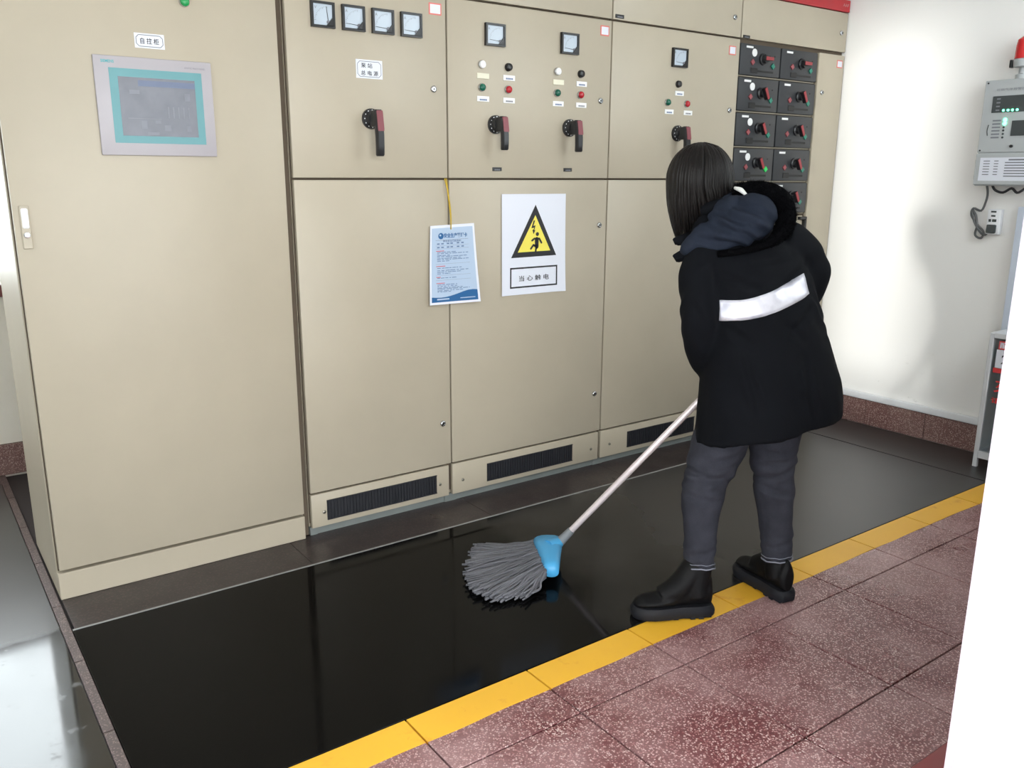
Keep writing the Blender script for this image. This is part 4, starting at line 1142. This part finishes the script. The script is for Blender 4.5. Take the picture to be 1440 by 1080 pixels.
for j in range(len(g)-1):
    s.bm.faces.new((vf[j][0], vf[j+1][0], vb[j+1][0], vb[j][0])); s.bm.faces.new((vf[j][nV], vb[j][nV], vb[j+1][nV], vf[j+1][nV]))
for j in (0, len(g)-1):
    for i in range(nV): s.bm.faces.new((vf[j][i], vb[j][i], vb[j][i+1], vf[j][i+1]))
o = s.build('reflective_band', 'reflective_tape', coat, True); o['label'] = 'silver white reflective band'

# --- hood lying on the back, with its fur edge, and the collar wings
hd = MB()
hax1 = WD(0.86, -0.12, 0.50).normalized(); hax2 = WD(0.10, 0.97, 0.06); hax2 = (hax2-hax1*hax2.dot(hax1)).normalized(); hax3 = hax1.cross(hax2)
hd.ball(W(-0.010, 0.010, 1.250), (0.120, 0.095, 0.064), (hax1, hax2, hax3), 28)
hd.ball(W(0.025, 0.005, 1.276), (0.075, 0.080, 0.070), (hax1, hax2, hax3), 24)
hd.ball(W(-0.035, 0.030, 1.285), (0.070, 0.060, 0.050), (hax1, hax2, hax3), 20)
limbt(hd, [(W(-0.165, 0.075, 1.165), 0.018), (W(-0.145, 0.035, 1.185), 0.034), (W(-0.095, 0.010, 1.215), 0.050), (W(-0.03, 0.0, 1.240), 0.060)], 18, 5)
limbt(hd, [(W(-0.05, 0.045, 1.285), 0.045), (W(-0.01, 0.10, 1.315), 0.040), (W(0.03, 0.14, 1.315), 0.038)], 16, 4)
CREASES = [((-0.085, 1.292), (0.045, 1.238)), ((-0.110, 1.258), (0.030, 1.210)), ((-0.030, 1.312), (0.080, 1.262)), ((-0.140, 1.215), (-0.02, 1.195)), ((-0.05, 1.275), (0.00, 1.225))]
def hood_folds(p, n_):
    l = p-GP; r = l.dot(PR); z = l.z
    return crease(r+0.006*noise.noise(l*20), z+0.006*noise.noise(l*17+Vector((3, 1, 2))), CREASES, 0.009, 0.009) + 0.004*noise.noise(l*22)
autosmooth(MB().tube([W(-0.045+0.064*math.cos(i*0.5236), 0.112+0.060*math.sin(i*0.5236), 1.312+0.018*math.cos(i*0.5236)) for i in range(12)], 0.022, 12, 3, closed=True).build('stand_collar', 'coat_black', person))
hood = place('hood', solid(hd, 0.0055, 3, hood_folds), 'hood_navy', person, True)
FP = [W(-0.005, 0.085, 1.342), W(0.032, 0.050, 1.352), W(0.078, 0.022, 1.348), W(0.112, 0.005, 1.325), W(0.124, -0.008, 1.288), W(0.114, -0.030, 1.246), W(0.080, -0.058, 1.212), W(0.030, -0.080, 1.192), W(-0.030, -0.078, 1.178), W(-0.085, -0.050, 1.168)]
RADF = lambda t: 0.031 if t < 0.50 else 0.031-0.021*min(1.0, (t-0.50)/0.25)
fur = MB(); fur.tube(FP, RADF, 16, 6)
fur.ball(W(0.055, 0.070, 1.318), (0.075, 0.060, 0.055), (hax1, hax2, hax3), 18)
rf = random.Random(11); cl = spline(FP, 14)
for k in range(4200):
    i = rf.randrange(len(cl)-1); c = cl[i]; t_ = i/(len(cl)-1); d = (cl[i+1]-cl[i]).normalized()
    u = Vector((rf.gauss(0, 1), rf.gauss(0, 1), rf.gauss(0, 1))); u = (u-d*u.dot(d)).normalized()
    p = c+u*RADF(t_)*0.95; tip = p+(u*0.8+d*rf.uniform(-.5, .5)+Vector((0, 0, -0.25))).normalized()*rf.uniform(0.005, 0.014)*(RADF(t_)/0.03)
    sd = u.cross(d)*0.0014
    f_ = [fur.bm.verts.new(q) for q in (p-sd, p+sd, tip)]; fur.bm.faces.new(f_)
o = fur.build('fur_edge', 'fur_black', hood, True); o['label'] = 'black fur edge of the hood'
s = MB()
for (A, Bp, C_, D_) in (((-0.125, 0.03, 1.205), (-0.196, 0.075, 1.152), (-0.180, 0.070, 1.128), (-0.10, 0.0, 1.165)), ((-0.12, 0.10, 1.235), (-0.188, 0.13, 1.200), (-0.178, 0.12, 1.178), (-0.12, 0.06, 1.19))):
    s.poly([W(*A), W(*Bp), W(*C_), W(*D_)], E2, 0.012)
bmesh.ops.bevel(s.bm, geom=s.bm.edges[:], offset=0.003, segments=2, affect='EDGES')
s.build('collar_flap', 'coat_black', person, True)
limbt(ns := MB(), [(W(-0.022, 0.050, 1.362), 0.005), (W(-0.008, 0.030, 1.356), 0.0075), (W(0.004, 0.014, 1.343), 0.005)], 10, 4)
ns.build('inner_collar', 'inner_white', person, True)

# --- jeans
jn = MB()
JL = [0.098, 0.088, 0.069, 0.053, 0.049]; JR = [0.098, 0.079, 0.066, 0.054, 0.050]
for leg, rad in ((LEG_L, JL), (LEG_R, JR)): limbt(jn, list(zip(leg, rad)), 26, 8)
jn.loft([ring(W(0.108, 0.04, z), E1, E2, w, 0.125, 28) for z, w in ((0.62, 0.155), (0.70, 0.172), (0.80, 0.165), (0.88, 0.140))])
def denim_folds(p, n_):
    l = p-GP; r = l.dot(PR); a = l.dot(PA); z = l.z
    k = math.exp(-((z-0.44)/0.09)**2)+0.7*math.exp(-((z-0.2)/0.06)**2)
    q = crease(r+0.006*noise.noise(l*14), z, [((-0.14, 0.435), (-0.01, 0.475)), ((-0.13, 0.475), (0.0, 0.445)), ((-0.10, 0.505), (0.03, 0.54)), ((-0.14, 0.40), (-0.04, 0.385)), ((-0.14, 0.215), (-0.05, 0.235)),
        ((0.10, 0.425), (0.23, 0.465)), ((0.11, 0.475), (0.23, 0.505)), ((0.12, 0.40), (0.22, 0.375)), ((0.10, 0.53), (0.20, 0.515)), ((0.14, 0.185), (0.24, 0.205))], 0.0055, 0.008)
    return q + 0.0025*k*math.sin(z*75+r*38+a*20+3*noise.noise(Vector((r*8, a*8, z*7)))) + 0.003*noise.noise(Vector((r*20, a*20, z*11)))
jeans = place('jeans', solid(jn, 0.0065, 3, denim_folds), 'denim', person, True)
for leg, r_ in ((LEG_L, 0.0500), (LEG_R, 0.0508)):
    d = (leg[4]-leg[3]).normalized()
    c = MB(); q = d.to_track_quat('Z', 'Y').to_matrix()
    for (off, rr) in ((0.000, 0.0026), (-0.013, 0.0012)):
        c.tube([leg[4]+d*off+q @ Vector((r_*math.cos(2*math.pi*i/20), r_*math.sin(2*math.pi*i/20), 0.0015*math.sin(i*2.1))) for i in range(20)], rr, 6, 1, closed=True)
    c.build('frayed_hem', 'denim_hem', jeans, True)

# --- boots
for bt, leg in (('L', LEG_L), ('R', LEG_R)):
    h0, dr = BOOT[bt]; sd = Vector((0, 0, 1)).cross(dr)
    ol = [(0.0, 0.020), (0.012, 0.032), (0.05, 0.036), (0.10, 0.035), (0.15, 0.043), (0.19, 0.046), (0.225, 0.042), (0.248, 0.028), (0.256, 0.012)]
    up = MB(); rings = []
    for (x, w), top in zip(ol, (0.13, 0.15, 0.15, 0.125, 0.092, 0.082, 0.076, 0.066, 0.055)):
        rg = []
        for i in range(18):
            t = 2*math.pi*i/18
            zz = 0.036+(top-0.036)*(0.5+0.5*math.sin(t)); yy = w*0.95*math.cos(t)*(1.0 if math.sin(t) < 0.1 else max(0.45, 1-0.45*math.sin(t)))
            rg.append(h0+dr*x+sd*yy+Vector((0, 0, zz)))
        rings.append(rg)
    up.loft(rings)
    ank = leg[4]+Vector((0, 0, 0.012))
    limbt(up, [(h0+dr*0.050+Vector((0, 0, 0.070)), 0.044), (h0.lerp(Vector((ank.x, ank.y, 0)), 0.5)+dr*0.030+Vector((0, 0, 0.115)), 0.0435), (ank, 0.0435)], 20, 5)
    limbt(up, [(ank+dr*0.006, 0.042), (h0+dr*0.105+Vector((0, 0, 0.105)), 0.040), (h0+dr*0.165+Vector((0, 0, 0.068)), 0.034)], 20, 5)
    ub = place('boot', solid(up, 0.0045, 4), 'boot_black', person, True)
    so_ = MB(); full = [(x, w) for x, w in ol]+[(x, -w) for x, w in ol[::-1]]
    def lay(z, grow): return [h0+dr*(0.128+(x-0.128)*(1+grow*0.5))+sd*(w*(1+grow))+Vector((0, 0, z)) for x, w in full]
    so_.loft([lay(0.0055, 0.06), lay(0.012, 0.12), lay(0.026, 0.13), lay(0.034, 0.10), lay(0.044, 0.02)])
    for i in range(9):
        x = 0.012+0.028*i; w = 0.030 if i in (0, 8) else 0.040
        if i == 3: continue
        P = [h0+dr*(x-0.008)+sd*w, h0+dr*(x+0.008)+sd*w, h0+dr*(x+0.008)-sd*w, h0+dr*(x-0.008)-sd*w]
        so_.poly([p+Vector((0, 0, 0.0026)) for p in P], (0, 0, 1), 0.008)
    autosmooth(so_.build('sole', 'boot_sole', ub), 40)
    lc = MB()
    for i in range(4):
        x = 0.155-0.021*i; z = 0.095+0.017*i
        lc.tube([h0+dr*(x+0.004)+sd*0.026+Vector((0, 0, z-0.014)), h0+dr*(x+0.006)+Vector((0, 0, z+0.002)), h0+dr*(x+0.004)-sd*0.026+Vector((0, 0, z-0.014))], 0.003, 6, 4)
    fine(lc.build('laces', 'lace_black', ub, True))

# --- hair: a fitted cap and combed locks hanging from the crown
hc = W(-0.105, 0.168, 1.385); POLE = WD(0.10, 0.05, 1).normalized()
RA = (0.1035, 0.112, 0.114)
hr = MB()
def shell(th, ph, k=1.0): return hc + WD(RA[0]*k*math.cos(th)*math.sin(ph), RA[1]*k*math.sin(th)*math.sin(ph), RA[2]*k*math.cos(ph))
FACE = math.radians(128)
rg = []
for j in range(11):
    ph = math.radians(3+j*10.2)
    row = []
    for i in range(40):
        th = 2*math.pi*i/40
        df = abs((th-FACE+math.pi) % (2*math.pi)-math.pi)
        pm_ = min(ph, math.radians(62)) if df < math.radians(48) else ph
        row.append(shell(th, pm_, 0.955))
    rg.append(row)
hr.loft(rg)
rh = random.Random(21)
for k in range(1150):
    th = rh.uniform(0, 2*math.pi)
    df = (th-FACE+math.pi) % (2*math.pi)-math.pi
    back = math.cos(th-math.radians(-62))            # towards collar side
    fr_ = abs(df) < math.radians(44)
    lay_ = rh.uniform(0.955, 1.02)
    pts = []
    ph0 = math.radians(rh.uniform(2, 40)); phe = math.radians(96)
    th_s = th
    if fr_:      # fringe is swept to either side of the face
        th_s = FACE + math.copysign(math.radians(44), df)
    for j in range(7):
        u = j/6; ph = ph0+(phe-ph0)*u
        thh = th+((th_s-th+math.pi) % (2*math.pi)-math.pi)*u**1.5
        pts.append(shell(thh, ph, lay_))
    e = pts[-1]; l = e-hc; er, ea = l.dot(PR), l.dot(PA)
    # ends fall straight and gather towards the chin side
    sb = max(0.0, min(1.0, (back-0.25)/0.6)); zt = rh.uniform(1.192, 1.228)+0.05*sb
    g_ = 0.55-0.15*sb
    tip_r = (-0.132+0.060*sb)+(er)*(1-g_)*0.75+rh.uniform(-.006, .006); tip_a = 0.165+(ea)*(1-g_)+rh.uniform(-.006, .006)
    tip = W(tip_r, tip_a, zt)
    for u in (0.25, 0.5, 0.75, 1.0):
        q = e.lerp(tip, u); q.z = e.z+(tip.z-e.z)*u
        bul = math.sin(u*math.pi)*0.010
        pts.append(q + WD(er, ea, 0).normalized()*bul)
    w0 = rh.uniform(0.0034, 0.0064)
    hr.tube(pts, lambda t: w0*(1.0 if 0.1 < t < 0.75 else (0.5 if t <= 0.1 else max(0.12, 1-(t-0.75)*3.4))), 5, 2, flat=0.55)
o = hr.build('hair', 'hair_dark', person, True); o['label'] = 'straight dark shoulder length hair'

# ------------------------------------------------------------------ mop
mop = thing('floor_mop', 'string mop with a pale metal handle and blue clamp, pushed over the black mat', 'mop', (1.0, -0.77, 0.003))
top = MOP_LOW + HD*1.22
autosmooth(MB().tube([MOP_LOW+HD*0.01, MOP_LOW.lerp(top, 0.5), top], 0.0118, 14, 3).build('handle', 'mop_handle', mop))
autosmooth(MB().lathe(top, HD, [(0, 0.013), (0.02, 0.013), (0.03, 0.009)], 14).build('end_cap', 'mop_blue', mop))
autosmooth(MB().cyl(MOP_LOW-HD*0.035, MOP_LOW+HD*0.045, 0.019, 0.0145, 16).build('collar', 'mop_collar', mop))
# clamp: a flared plastic shoe across the strands
k0 = Vector((1.085, -0.678, 0.070)); k1 = Vector((0.955, -0.868, 0.050))          # long axis
ax = (k1-k0).normalized(); fw = Vector((-ax.y, ax.x, 0)); fw = fw if fw.x < 0 else -fw; fw.normalize()
if fw.x > 0: fw = -fw
def csec(t, half, h): 
    c = k0.lerp(k1, t); o_ = []
    for i in range(16):
        a = 2*math.pi*i/16
        o_.append(c + fw*half*math.copysign(abs(math.cos(a))**0.8, math.cos(a)) + Vector((0, 0, h*math.copysign(abs(math.sin(a))**0.8, math.sin(a)))))
    return o_
cb = MB(); cb.loft([csec(0.0, 0.040, 0.018), csec(0.06, 0.054, 0.026), csec(0.3, 0.048, 0.032), csec(0.55, 0.039, 0.034), csec(0.85, 0.030, 0.028), csec(0.97, 0.026, 0.024), csec(1.0, 0.014, 0.014)])
limbt(cb, [(k0.lerp(k1, 0.35)+Vector((0, 0, 0.01)), 0.030), (MOP_LOW-HD*0.02, 0.019)], 16, 4)
autosmooth(cb.build('clamp', 'mop_blue', mop), 50)
# cotton strands spread over the floor
st = MB(); rm = random.Random(9)
F0 = [Vector((0.900, -0.478, 0)), Vector((0.785, -0.612, 0)), Vector((0.712, -0.745, 0)), Vector((0.722, -0.850, 0)), Vector((0.830, -0.890, 0))]
FS = spline(F0, 20)
for k in range(420):
    t = min(0.999, max(0.0, rm.random())); e = FS[int(t*(len(FS)-1))].copy()
    b0 = k0.lerp(k1, min(1.02, max(-0.02, 0.02+0.98*t+rm.gauss(0, 0.04)))) + fw*0.02 + Vector((0, 0, rm.uniform(-0.022, 0.012)))
    lv = rm.random()
    e += Vector((rm.gauss(0, 0.013), rm.gauss(0, 0.012), 0)); r_ = rm.uniform(0.0030, 0.0046)
    e.z = 0.004+r_+lv*0.020
    m1 = b0.lerp(e, 0.35)+Vector((rm.gauss(0, .006), rm.gauss(0, .006), 0)); m1.z = 0.020+0.030*lv
    m2 = b0.lerp(e, 0.7)+Vector((rm.gauss(0, .009), rm.gauss(0, .009), 0)); m2.z = 0.008+0.026*lv
    st.tube([b0, m1, m2, e], r_, 5, 4)
o = st.build('mop_strands', 'mop_cotton', mop, True); o['kind'] = 'stuff'
